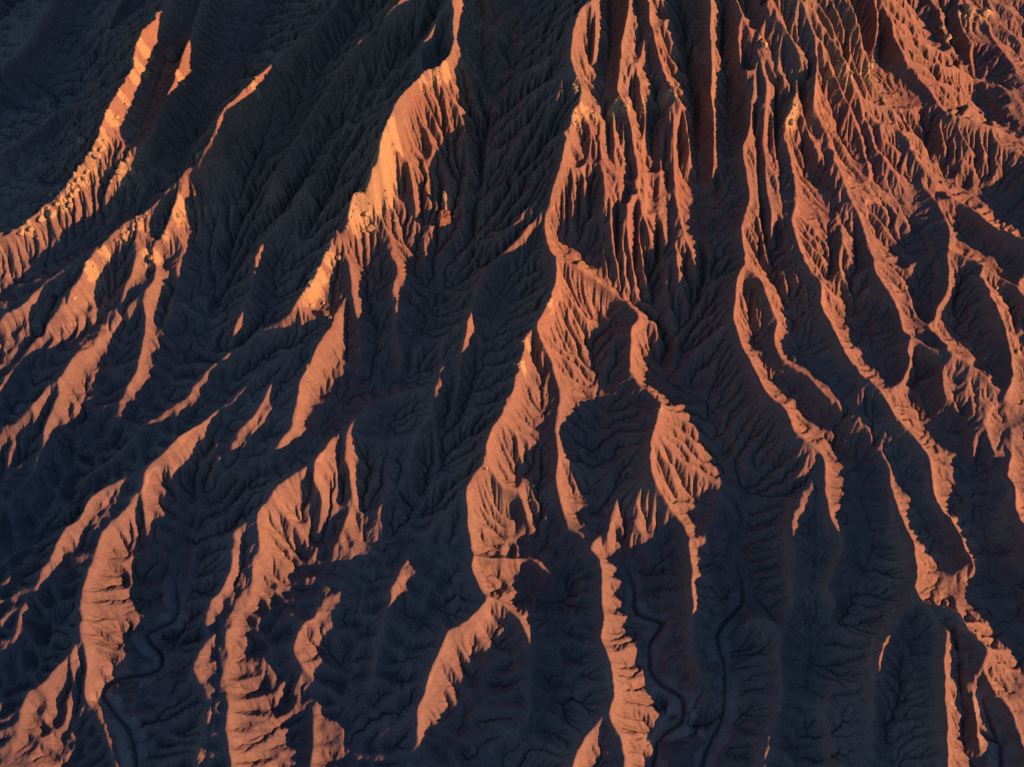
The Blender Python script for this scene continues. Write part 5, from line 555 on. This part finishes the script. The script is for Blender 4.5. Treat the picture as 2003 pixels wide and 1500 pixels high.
def shale_material():
    m, nt, b = new_mat('badland_shale')
    tc = node(nt, 'ShaderNodeTexCoord'); vec = tc.outputs['Object']
    big = noise(nt, vec, 0.035, 5, 0.55)
    sep = node(nt, 'ShaderNodeSeparateXYZ'); nt.links.new(vec, sep.inputs[0])
    wob = noise(nt, vec, 0.09, 4, 0.6)
    # beds follow the height: mauve-brown clay low down, rustier shale above, thin darker and paler beds between
    h = maths(nt, 'ADD', sep.outputs['Z'], maths(nt, 'MULTIPLY', wob, 7.0))
    hn = maths(nt, 'DIVIDE', maths(nt, 'ADD', h, 8.0), 60.0, True)
    col = ramp(nt, hn, [(0.05, (0.100, 0.090, 0.096)), (0.28, (0.128, 0.113, 0.106)), (0.5, (0.140, 0.110, 0.096)), (0.75, (0.150, 0.113, 0.090)), (0.95, (0.140, 0.118, 0.098))])
    cx = node(nt, 'ShaderNodeCombineXYZ')
    nt.links.new(maths(nt, 'MULTIPLY', sep.outputs['X'], 0.02), cx.inputs[0]); nt.links.new(maths(nt, 'MULTIPLY', sep.outputs['Y'], 0.02), cx.inputs[1]); nt.links.new(maths(nt, 'MULTIPLY', h, 0.42), cx.inputs[2])
    beds = noise(nt, cx.outputs[0], 1.0, 5, 0.7)
    col = mix(nt, 0.85, col, ramp(nt, beds, [(0.32, (0.72, 0.71, 0.74)), (0.48, (1.0, 0.98, 0.97)), (0.56, (0.86, 0.84, 0.86)), (0.68, (1.28, 1.22, 1.12))]), 'MULTIPLY')
    col = mix(nt, 0.6, col, ramp(nt, big, [(0.35, (0.82, 0.85, 0.9)), (0.65, (1.18, 1.12, 1.04))]), 'MULTIPLY')
    mid = noise(nt, vec, 0.6, 6, 0.65)
    col = mix(nt, 0.6, col, ramp(nt, mid, [(0.3, (0.72, 0.72, 0.75)), (0.7, (1.24, 1.2, 1.14))]), 'MULTIPLY')
    grit = noise(nt, vec, 5.0, 5, 0.75)
    col = mix(nt, 0.9, col, ramp(nt, grit, [(0.3, (0.55, 0.55, 0.57)), (0.7, (1.45, 1.43, 1.38))]), 'MULTIPLY')
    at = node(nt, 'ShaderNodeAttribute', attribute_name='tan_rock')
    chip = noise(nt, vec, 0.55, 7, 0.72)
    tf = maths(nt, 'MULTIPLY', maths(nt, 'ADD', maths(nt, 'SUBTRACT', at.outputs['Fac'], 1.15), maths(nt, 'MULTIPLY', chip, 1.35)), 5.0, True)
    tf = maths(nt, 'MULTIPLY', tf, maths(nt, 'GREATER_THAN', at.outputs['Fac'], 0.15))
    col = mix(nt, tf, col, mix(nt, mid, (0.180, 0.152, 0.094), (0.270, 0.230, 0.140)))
    aw = node(nt, 'ShaderNodeAttribute', attribute_name='wash')
    col = mix(nt, aw.outputs['Fac'], col, mix(nt, mid, (0.15, 0.135, 0.125), (0.21, 0.19, 0.175)))
    ar = node(nt, 'ShaderNodeAttribute', attribute_name='red_bed')
    rf = maths(nt, 'MULTIPLY', maths(nt, 'MULTIPLY', maths(nt, 'ADD', maths(nt, 'SUBTRACT', ar.outputs['Fac'], 0.95), chip), 2.5, True), 0.75)
    rf = maths(nt, 'MULTIPLY', rf, maths(nt, 'GREATER_THAN', ar.outputs['Fac'], 0.12))
    col = mix(nt, rf, col, (0.135, 0.087, 0.075))
    nt.links.new(col, b.inputs['Base Color'])
    bp = node(nt, 'ShaderNodeBump'); bp.inputs['Strength'].default_value = 0.55; bp.inputs['Distance'].default_value = 0.12
    nt.links.new(grit, bp.inputs['Height'])
    nt.links.new(bp.outputs['Normal'], b.inputs['Normal'])
    return m
SHALE = shale_material()

def rock_material(name, lo, hi):
    m, nt, b = new_mat(name)
    tc = node(nt, 'ShaderNodeTexCoord'); vec = tc.outputs['Object']
    a = noise(nt, vec, 2.2, 6, 0.7); g = noise(nt, vec, 9.0, 4, 0.7)
    col = ramp(nt, a, [(0.3, lo), (0.7, hi)])
    col = mix(nt, 0.6, col, ramp(nt, g, [(0.3, (0.6, 0.6, 0.6)), (0.7, (1.3, 1.28, 1.25))]), 'MULTIPLY')
    nt.links.new(col, b.inputs['Base Color'])
    bp = node(nt, 'ShaderNodeBump'); bp.inputs['Strength'].default_value = 0.6; bp.inputs['Distance'].default_value = 0.08
    nt.links.new(g, bp.inputs['Height']); nt.links.new(bp.outputs['Normal'], b.inputs['Normal'])
    return m
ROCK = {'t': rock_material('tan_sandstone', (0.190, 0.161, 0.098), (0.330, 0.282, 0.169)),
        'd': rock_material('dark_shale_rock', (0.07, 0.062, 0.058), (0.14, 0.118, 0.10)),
        'r': rock_material('red_sandstone', (0.150, 0.086, 0.062), (0.240, 0.149, 0.106))}

# ------------------------------------------------------------------ terrain meshes
def in_view(x, y, z, margin):
    """cells a camera standing about here could see: the wedge of ground in front of it, with a margin in metres"""
    h = CAM_HEIGHT - z
    w = y * math.cos(PITCH) + h * math.sin(PITCH)
    a = np.abs(x) / np.maximum(w, 1)
    b = (y * math.sin(PITCH) - h * math.cos(PITCH)) / np.maximum(w, 1)
    mx = margin / np.maximum(w, 1)
    return (a < 0.4663 + mx) & (np.abs(b) < 0.3492 + mx)

def sheet(name, g, Z, mask, mat, attrs=None):
    """mesh of the grid faces where mask (per face) is true"""
    ny, nx = Z.shape
    idx = np.arange(nx * ny).reshape(ny, nx)
    q = np.stack([idx[:-1, :-1], idx[:-1, 1:], idx[1:, 1:], idx[1:, :-1]], -1)[mask]
    used = np.zeros(nx * ny, bool); used[q.ravel()] = True
    remap = np.cumsum(used) - 1
    X, Y = np.meshgrid(g.xs(), g.ys())
    co = np.stack([X.ravel()[used], Y.ravel()[used], Z.ravel()[used]], -1).astype(np.float32)
    f = remap[q].astype(np.int32)
    me = bpy.data.meshes.new(name)
    me.vertices.add(len(co)); me.vertices.foreach_set('co', co.ravel())
    me.loops.add(f.size); me.loops.foreach_set('vertex_index', f.ravel())
    me.polygons.add(len(f)); me.polygons.foreach_set('loop_start', np.arange(0, f.size, 4, dtype=np.int32))
    me.update(calc_edges=True)
    me.polygons.foreach_set('use_smooth', np.ones(len(f), bool))
    for k, A in (attrs or {}).items():
        at = me.attributes.new(k, 'FLOAT', 'POINT'); at.data.foreach_set('value', A.ravel()[used].astype(np.float32))
    me.materials.append(mat)
    ob = bpy.data.objects.new(name, me)
    scene.collection.objects.link(ob)
    ob['kind'] = 'structure'
    return ob

Xc, Yc = np.meshgrid(g3.xs(), g3.ys())
ctr = lambda A: (A[:-1, :-1] + A[1:, 1:]) * 0.5
vis = in_view(ctr(Xc), ctr(Yc), ctr(Z), 9.0)
is_wash = (ctr(wash) > 0.35) & vis
upper = (ctr(Z) > 24.0) & vis & ~is_wash
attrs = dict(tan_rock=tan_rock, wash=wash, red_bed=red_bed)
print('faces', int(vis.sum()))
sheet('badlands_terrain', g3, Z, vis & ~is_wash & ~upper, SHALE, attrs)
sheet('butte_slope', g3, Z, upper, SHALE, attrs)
sheet('dry_wash', g3, Z, is_wash, SHALE, attrs)

# ------------------------------------------------------------------ the plain and slopes around, coarser, a little lower where the fine ground lies on it
go = Grid(-460.0, 460.0, -220.0, 640.0, 2.0)
Xo, Yo = np.meshgrid(go.xs(), go.ys())
Zb = blur(Z, 6)
ex = np.clip(Xo, X0 + 1, X1 - 1); ey = np.clip(Yo, Y0 + 1, Y1 - 1)
far = np.hypot(Xo - ex, Yo - ey)
t = np.clip(far / 150.0, 0, 1); t = t * t * (3 - 2 * t)
Zo = sample(g3, Zb, ex, ey) * (1 - t) - 18.0 * t + np.clip(far / 20, 0, 1) * (value_noise(go, 22.0, 41) * 1.6 + value_noise(go, 9.0, 42) * 0.7) - 0.9
nope = np.zeros(Zo.shape, bool)
Zr_, _ = erode(Zo + np.clip(far / 10, 0, 1) * (value_noise(go, 45.0, 43) * 5.0 + value_noise(go, 5.0, 44) * 0.8), go.c, 40, 0.22, 0.02, nope, nope, 45)
Zo = np.where(far > 0, Zr_, Zo)
cx, cy, cz = ctr(Xo), ctr(Yo), ctr(Zo)
hole = in_view(cx, cy, cz, 2.0) & (cx > X0 + 4) & (cx < X1 - 4) & (cy > Y0 + 4) & (cy < Y1 - 4)
zero = np.zeros(Zo.shape)
sheet('surrounding_hills', go, Zo, ~hole, SHALE, dict(tan_rock=zero, wash=zero, red_bed=zero))
pb = bpy.data.meshes.new('desert_plain')
R_ = 6000.0
pb.from_pydata([(-R_, -R_, -26), (R_, -R_, -26), (R_, R_, -26), (-R_, R_, -26)], [], [(0, 1, 2, 3)])
pb.materials.append(SHALE)
po = bpy.data.objects.new('desert_plain', pb); scene.collection.objects.link(po); po['kind'] = 'structure'

# ------------------------------------------------------------------ boulders, crags and loose stones
import bmesh
from mathutils import Vector, Matrix
def stone_mesh(seed, kind):
    r = random.Random(seed)
    bm = bmesh.new()
    if kind == 'k':
        bmesh.ops.create_cube(bm, size=1.0)
        bmesh.ops.bevel(bm, geom=bm.edges[:], offset=0.07, segments=2, affect='EDGES')
        bmesh.ops.subdivide_edges(bm, edges=bm.edges[:], cuts=2, use_grid_fill=True)
        for v in bm.verts:
            v.co += Vector((r.uniform(-1, 1), r.uniform(-1, 1), r.uniform(-1, 1))) * 0.05
            v.co.x *= 1.0 - 0.25 * v.co.z; v.co.y *= 1.0 - 0.2 * v.co.x; v.co.z += 0.25 * v.co.x * abs(v.co.y)
    else:
        bmesh.ops.create_icosphere(bm, subdivisions=3, radius=0.5)
        cuts = [(Vector((r.gauss(0, 1), r.gauss(0, 1), r.gauss(0, 1) + 0.3)).normalized(), r.uniform(0.26, 0.42) if kind != 'b' else r.uniform(0.31, 0.45)) for _ in range(10)]
        ph = [r.uniform(0, 6) for _ in range(6)]
        for v in bm.verts:
            for n, d in cuts:
                k = v.co.dot(n) - d
                if k > 0: v.co -= n * k * (0.95 if kind != 'b' else 0.9)
            c = v.co
            v.co *= 1 + 0.06 * math.sin(9 * c.x + ph[0]) * math.sin(8 * c.y + ph[1]) + 0.04 * math.sin(17 * c.z + ph[2]) * math.sin(15 * c.x + ph[3])
        sx = {'b': (1.15, 0.95, 0.8), 's': (1.2, 0.85, 0.9), 'p': (0.8, 0.7, 2.2)}[kind]
        for v in bm.verts: v.co = Vector((v.co.x * sx[0], v.co.y * sx[1], v.co.z * sx[2]))
        if kind == 'p':
            for v in bm.verts:
                k = 1.1 - 0.45 * (v.co.z + 1.0); v.co.x *= k; v.co.y *= k
    me = bpy.data.meshes.new('boulder'); bm.to_mesh(me); bm.free()
    me.polygons.foreach_set('use_smooth', [False] * len(me.polygons))
    return me
KINDNAME = {'b': 'boulder', 's': 'rock', 'k': 'rock_block', 'p': 'rock_spire'}
CAT = {'b': 'boulder', 's': 'rock', 'k': 'rock', 'p': 'rock'}
STONES = {}
def ground(x, y): return float(sample(g3, Z, np.array([x]), np.array([y]))[0])
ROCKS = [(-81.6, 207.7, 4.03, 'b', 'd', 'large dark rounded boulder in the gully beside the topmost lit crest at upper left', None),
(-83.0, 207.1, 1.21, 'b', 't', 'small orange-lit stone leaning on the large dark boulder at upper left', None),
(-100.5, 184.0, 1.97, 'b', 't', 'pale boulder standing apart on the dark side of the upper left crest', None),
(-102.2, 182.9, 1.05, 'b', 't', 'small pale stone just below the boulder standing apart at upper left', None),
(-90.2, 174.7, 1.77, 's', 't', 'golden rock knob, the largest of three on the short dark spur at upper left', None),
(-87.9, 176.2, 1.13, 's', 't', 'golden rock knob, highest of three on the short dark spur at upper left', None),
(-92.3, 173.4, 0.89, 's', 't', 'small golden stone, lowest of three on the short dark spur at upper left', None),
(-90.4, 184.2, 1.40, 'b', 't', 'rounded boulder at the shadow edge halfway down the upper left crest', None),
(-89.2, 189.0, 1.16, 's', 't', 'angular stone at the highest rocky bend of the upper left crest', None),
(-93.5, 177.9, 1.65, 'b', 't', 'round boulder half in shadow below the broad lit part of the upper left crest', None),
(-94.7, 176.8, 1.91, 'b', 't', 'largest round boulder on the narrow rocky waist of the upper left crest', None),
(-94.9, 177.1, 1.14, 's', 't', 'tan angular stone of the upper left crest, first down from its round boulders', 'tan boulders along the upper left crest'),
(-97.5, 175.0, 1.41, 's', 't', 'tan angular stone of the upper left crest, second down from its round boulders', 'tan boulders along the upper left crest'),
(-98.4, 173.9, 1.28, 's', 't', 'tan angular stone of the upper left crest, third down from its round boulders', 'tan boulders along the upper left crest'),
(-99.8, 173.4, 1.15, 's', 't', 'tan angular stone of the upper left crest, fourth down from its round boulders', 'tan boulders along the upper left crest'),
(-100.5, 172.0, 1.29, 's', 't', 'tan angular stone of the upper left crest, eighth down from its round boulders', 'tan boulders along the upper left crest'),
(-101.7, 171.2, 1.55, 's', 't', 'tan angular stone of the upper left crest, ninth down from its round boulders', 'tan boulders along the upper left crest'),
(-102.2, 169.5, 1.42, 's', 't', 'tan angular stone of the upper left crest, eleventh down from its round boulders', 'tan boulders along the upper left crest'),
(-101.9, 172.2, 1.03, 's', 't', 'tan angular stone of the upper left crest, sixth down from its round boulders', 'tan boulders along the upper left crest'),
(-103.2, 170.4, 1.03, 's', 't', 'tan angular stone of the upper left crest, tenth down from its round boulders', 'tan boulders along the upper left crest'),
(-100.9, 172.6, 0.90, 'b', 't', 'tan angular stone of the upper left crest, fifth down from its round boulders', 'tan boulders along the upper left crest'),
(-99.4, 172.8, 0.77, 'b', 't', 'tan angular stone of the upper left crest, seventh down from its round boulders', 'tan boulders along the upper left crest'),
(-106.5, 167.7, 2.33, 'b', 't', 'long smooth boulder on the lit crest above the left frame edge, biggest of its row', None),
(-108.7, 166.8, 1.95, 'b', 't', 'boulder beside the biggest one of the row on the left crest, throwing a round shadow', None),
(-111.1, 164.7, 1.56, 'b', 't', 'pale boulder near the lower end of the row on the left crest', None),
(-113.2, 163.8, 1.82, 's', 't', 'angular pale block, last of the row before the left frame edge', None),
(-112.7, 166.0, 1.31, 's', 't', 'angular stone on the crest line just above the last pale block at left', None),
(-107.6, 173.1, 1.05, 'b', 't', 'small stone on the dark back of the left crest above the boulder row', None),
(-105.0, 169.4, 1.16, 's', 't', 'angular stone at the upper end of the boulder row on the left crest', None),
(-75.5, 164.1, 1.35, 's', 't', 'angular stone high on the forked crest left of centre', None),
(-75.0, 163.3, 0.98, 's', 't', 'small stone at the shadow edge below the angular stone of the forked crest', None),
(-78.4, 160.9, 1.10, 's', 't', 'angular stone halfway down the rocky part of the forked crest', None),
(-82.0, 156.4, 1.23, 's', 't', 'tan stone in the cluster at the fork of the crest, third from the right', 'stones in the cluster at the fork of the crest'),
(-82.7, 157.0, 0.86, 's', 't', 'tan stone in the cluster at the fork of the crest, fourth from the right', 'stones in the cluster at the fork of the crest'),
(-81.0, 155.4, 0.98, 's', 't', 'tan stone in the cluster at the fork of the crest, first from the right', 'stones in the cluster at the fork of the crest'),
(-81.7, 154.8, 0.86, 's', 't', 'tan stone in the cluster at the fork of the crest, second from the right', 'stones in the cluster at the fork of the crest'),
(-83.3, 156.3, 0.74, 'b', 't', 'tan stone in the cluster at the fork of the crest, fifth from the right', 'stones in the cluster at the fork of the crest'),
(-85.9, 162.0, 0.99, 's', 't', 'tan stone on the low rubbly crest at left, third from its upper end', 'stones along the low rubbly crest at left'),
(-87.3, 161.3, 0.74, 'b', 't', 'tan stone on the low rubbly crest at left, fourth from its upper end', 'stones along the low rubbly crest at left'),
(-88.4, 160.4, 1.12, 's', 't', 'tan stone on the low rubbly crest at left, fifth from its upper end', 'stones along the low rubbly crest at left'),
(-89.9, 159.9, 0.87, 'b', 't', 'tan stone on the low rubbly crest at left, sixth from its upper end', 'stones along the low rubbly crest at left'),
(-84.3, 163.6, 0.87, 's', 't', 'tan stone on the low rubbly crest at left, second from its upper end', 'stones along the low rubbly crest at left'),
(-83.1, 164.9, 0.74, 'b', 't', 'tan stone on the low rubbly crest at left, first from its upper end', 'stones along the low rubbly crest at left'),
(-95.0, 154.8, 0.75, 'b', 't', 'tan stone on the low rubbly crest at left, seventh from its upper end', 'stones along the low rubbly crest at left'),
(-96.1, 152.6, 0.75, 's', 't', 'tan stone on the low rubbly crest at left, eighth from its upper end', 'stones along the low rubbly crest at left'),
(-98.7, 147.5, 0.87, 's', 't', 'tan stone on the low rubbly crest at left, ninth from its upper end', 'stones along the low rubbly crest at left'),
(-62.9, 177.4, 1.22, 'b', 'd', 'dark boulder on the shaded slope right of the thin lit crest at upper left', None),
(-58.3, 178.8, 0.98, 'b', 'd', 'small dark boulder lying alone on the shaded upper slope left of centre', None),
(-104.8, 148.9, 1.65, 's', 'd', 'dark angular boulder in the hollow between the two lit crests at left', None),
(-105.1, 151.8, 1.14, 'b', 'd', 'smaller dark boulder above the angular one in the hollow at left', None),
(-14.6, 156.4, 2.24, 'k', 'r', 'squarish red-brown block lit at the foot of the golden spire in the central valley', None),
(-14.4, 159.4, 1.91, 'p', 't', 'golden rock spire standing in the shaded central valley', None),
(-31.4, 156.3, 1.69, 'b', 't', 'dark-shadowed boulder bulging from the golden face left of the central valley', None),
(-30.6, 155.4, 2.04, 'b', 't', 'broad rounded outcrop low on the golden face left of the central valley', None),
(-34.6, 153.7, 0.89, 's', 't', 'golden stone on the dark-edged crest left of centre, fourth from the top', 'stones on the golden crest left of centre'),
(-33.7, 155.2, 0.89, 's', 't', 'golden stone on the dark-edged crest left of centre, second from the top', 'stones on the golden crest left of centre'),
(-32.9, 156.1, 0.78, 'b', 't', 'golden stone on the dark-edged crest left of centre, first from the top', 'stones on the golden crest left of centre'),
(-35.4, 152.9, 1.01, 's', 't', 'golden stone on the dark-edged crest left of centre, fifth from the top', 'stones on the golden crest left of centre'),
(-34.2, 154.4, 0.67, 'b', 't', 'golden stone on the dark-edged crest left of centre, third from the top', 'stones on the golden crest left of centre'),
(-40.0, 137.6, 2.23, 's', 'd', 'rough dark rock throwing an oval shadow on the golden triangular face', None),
(-38.9, 136.4, 1.00, 's', 't', 'lit stone on the right flank of the rough dark rock with the oval shadow', None),
(-37.5, 149.4, 1.24, 'b', 't', 'boulder with a long flat shadow near the top of the golden triangular face', None),
(-43.1, 145.4, 1.47, 's', 't', 'yellow crag on the dark-edged crest of the golden triangular face', None),
(-42.8, 142.1, 1.11, 's', 't', 'lower yellow crag on the crest of the golden triangular face', None),
(-35.0, 135.4, 1.00, 'b', 'd', 'dark boulder in the narrow gully right of the golden triangular face', None),
(-72.6, 143.9, 1.33, 'b', 'd', 'dark boulder on the shaded valley floor left of the golden triangular face', None),
(-70.6, 136.0, 0.96, 'b', 'd', 'small dark boulder where two shaded gullies meet left of centre', None),
(-42.9, 125.2, 0.98, 's', 'd', 'dark stone on the crest edge of the smooth lit ridge left of centre', None),
(-19.8, 136.1, 2.20, 'b', 'd', 'large dark boulder beside the winding gully at centre', None),
(-15.0, 141.1, 1.44, 'b', 'd', 'dark round boulder above the bend of the winding gully at centre', None),
(-17.9, 146.5, 1.35, 'b', 'd', 'dark boulder highest in the winding gully at centre', None),
(7.2, 117.7, 0.74, 'b', 'd', 'small stone in the narrow gully between the twin central crests', None),
(7.3, 132.5, 1.15, 's', 't', 'yellow crag on the central crest above the fan of lit ribs', None),
(-5.2, 99.9, 0.90, 's', 't', 'dark-tipped stone on the crest notch of the central lit ridge', None),
(4.2, 100.3, 0.83, 'b', 'd', 'stone in the shaded gully right of the central lit ridge', None),
(3.7, 98.2, 0.94, 'b', 'd', 'lowest stone in the shaded gully right of the central lit ridge', None),
(-12.1, 96.5, 0.83, 's', 't', 'single pale pebble lit on the dark slope left of the central ridge', None),
(54.3, 187.5, 1.77, 's', 't', 'golden outcrop sticking out of the fluted slope at upper right', None),
(53.3, 188.7, 0.95, 's', 't', 'smaller golden outcrop just above the one on the fluted slope at upper right', None),
(108.6, 218.2, 2.15, 's', 't', 'rough golden outcrop on the dark rib at top right', None),
(107.6, 221.3, 1.29, 's', 't', 'small stone above the rough golden outcrop on the dark rib at top right', None),
(114.8, 225.9, 2.48, 's', 't', 'left golden crag of the pair at the top right edge', None),
(119.3, 225.9, 2.50, 's', 't', 'right golden crag of the pair at the top right edge', None),
(110.9, 211.4, 1.42, 's', 'd', 'stone at the foot of the dark rib at top right', None),
(83.5, 198.3, 1.82, 's', 't', 'tall golden fin at the break of slope at upper right', None),
(60.7, 175.6, 1.40, 's', 't', 'golden knob on the neck of the lit crest at upper right', None),
(60.1, 173.1, 1.63, 's', 't', 'yellow crag below the neck of the lit crest at upper right', None),
(58.5, 125.4, 1.76, 's', 'd', 'dark boulder in the shaded hollow between the right-hand crests', None),
(41.5, 143.4, 1.21, 'b', 'd', 'dark boulder at the head of the shaded valley right of centre', None),
(107.2, 129.1, 1.31, 'b', 't', 'pale boulder near the right frame edge on a lit crest', None),
(103.7, 141.8, 0.84, 's', 't', 'small lit stone on the crest at the right frame edge', None),
(13.0, 172.6, 0.99, 's', 't', 'thin golden crag on the left edge of the fluted central face', None)]
rr = random.Random(5)
for q, (x, y, s, kind, tone, label, group) in enumerate(ROCKS):
    key = (kind, tone, q % 6)
    if key not in STONES:
        STONES[key] = stone_mesh(100 + q, kind); STONES[key].materials.append(ROCK[tone])
    o = bpy.data.objects.new(KINDNAME[kind], STONES[key]); scene.collection.objects.link(o)
    o.scale = (s * 1.1,) * 3
    o.rotation_euler = (rr.uniform(-0.25, 0.25), rr.uniform(-0.25, 0.25), rr.uniform(0, 6.28) if kind != 'k' else 0.12)
    if kind == 'p': o.rotation_euler = (0.05, -0.05, 0.4)
    o.location = (x, y, ground(x, y) + s * (0.12 if kind != 'p' else 0.6))
    o['label'] = label; o['category'] = CAT[kind]
    if group: o['group'] = group

# loose rubble washed into the central gullies: small stones nobody could count
RUBBLE_LINES = [23, 24, 25, 26]
rp_ = np.concatenate([gu[i] for i in RUBBLE_LINES]); rp_ = rp_[(rp_[:, 1] > 118)]
lowv = []
for _ in range(3):
    bm = bmesh.new(); bmesh.ops.create_icosphere(bm, subdivisions=1, radius=0.5)
    r = random.Random(len(lowv)); 
    for v in bm.verts: v.co *= r.uniform(0.7, 1.15)
    lowv.append((np.array([v.co[:] for v in bm.verts]), np.array([[v.index for v in f.verts] for f in bm.faces]))); bm.free()
def scatter(name, label, pts, n, spread_, mean, big, mat, seed):
    rg = np.random.default_rng(seed); VV, FF, nv = [], [], 0
    for k in range(n):
        p = pts[rg.integers(len(pts))]; sp = spread_ if spread_ else p[2] * 0.55
        x = p[0] + rg.normal() * sp; y = p[1] + rg.normal() * sp
        s = min(0.12 + rg.exponential(mean), big)
        v, f = lowv[k % 3]; a = rg.uniform(0, 6.28); ca, sa = math.cos(a), math.sin(a)
        w = v * s * np.array([1.25, 0.85, 0.8]); w = np.stack([w[:, 0] * ca - w[:, 1] * sa, w[:, 0] * sa + w[:, 1] * ca, w[:, 2]], -1)
        VV.append(w + np.array([x, y, ground(x, y) + s * 0.1])); FF.append(f + nv); nv += len(v)
    rm = bpy.data.meshes.new(name); rm.from_pydata(np.concatenate(VV).tolist(), [], np.concatenate(FF).tolist()); rm.materials.append(mat)
    ro = bpy.data.objects.new(name, rm); scene.collection.objects.link(ro); ro['kind'] = 'stuff'
    ro['label'] = label; ro['category'] = 'rubble'
scatter('rubble', 'loose dark rubble lying in the shaded central gully', rp_, 1100, 0.9, 0.13, 0.7, ROCK['d'], 77)
scatter('crest_rubble', 'broken tan rubble strewn along the rocky golden crests', np.array(TAN_SPOTS), 1800, 0.0, 0.16, 0.85, ROCK['t'], 78)
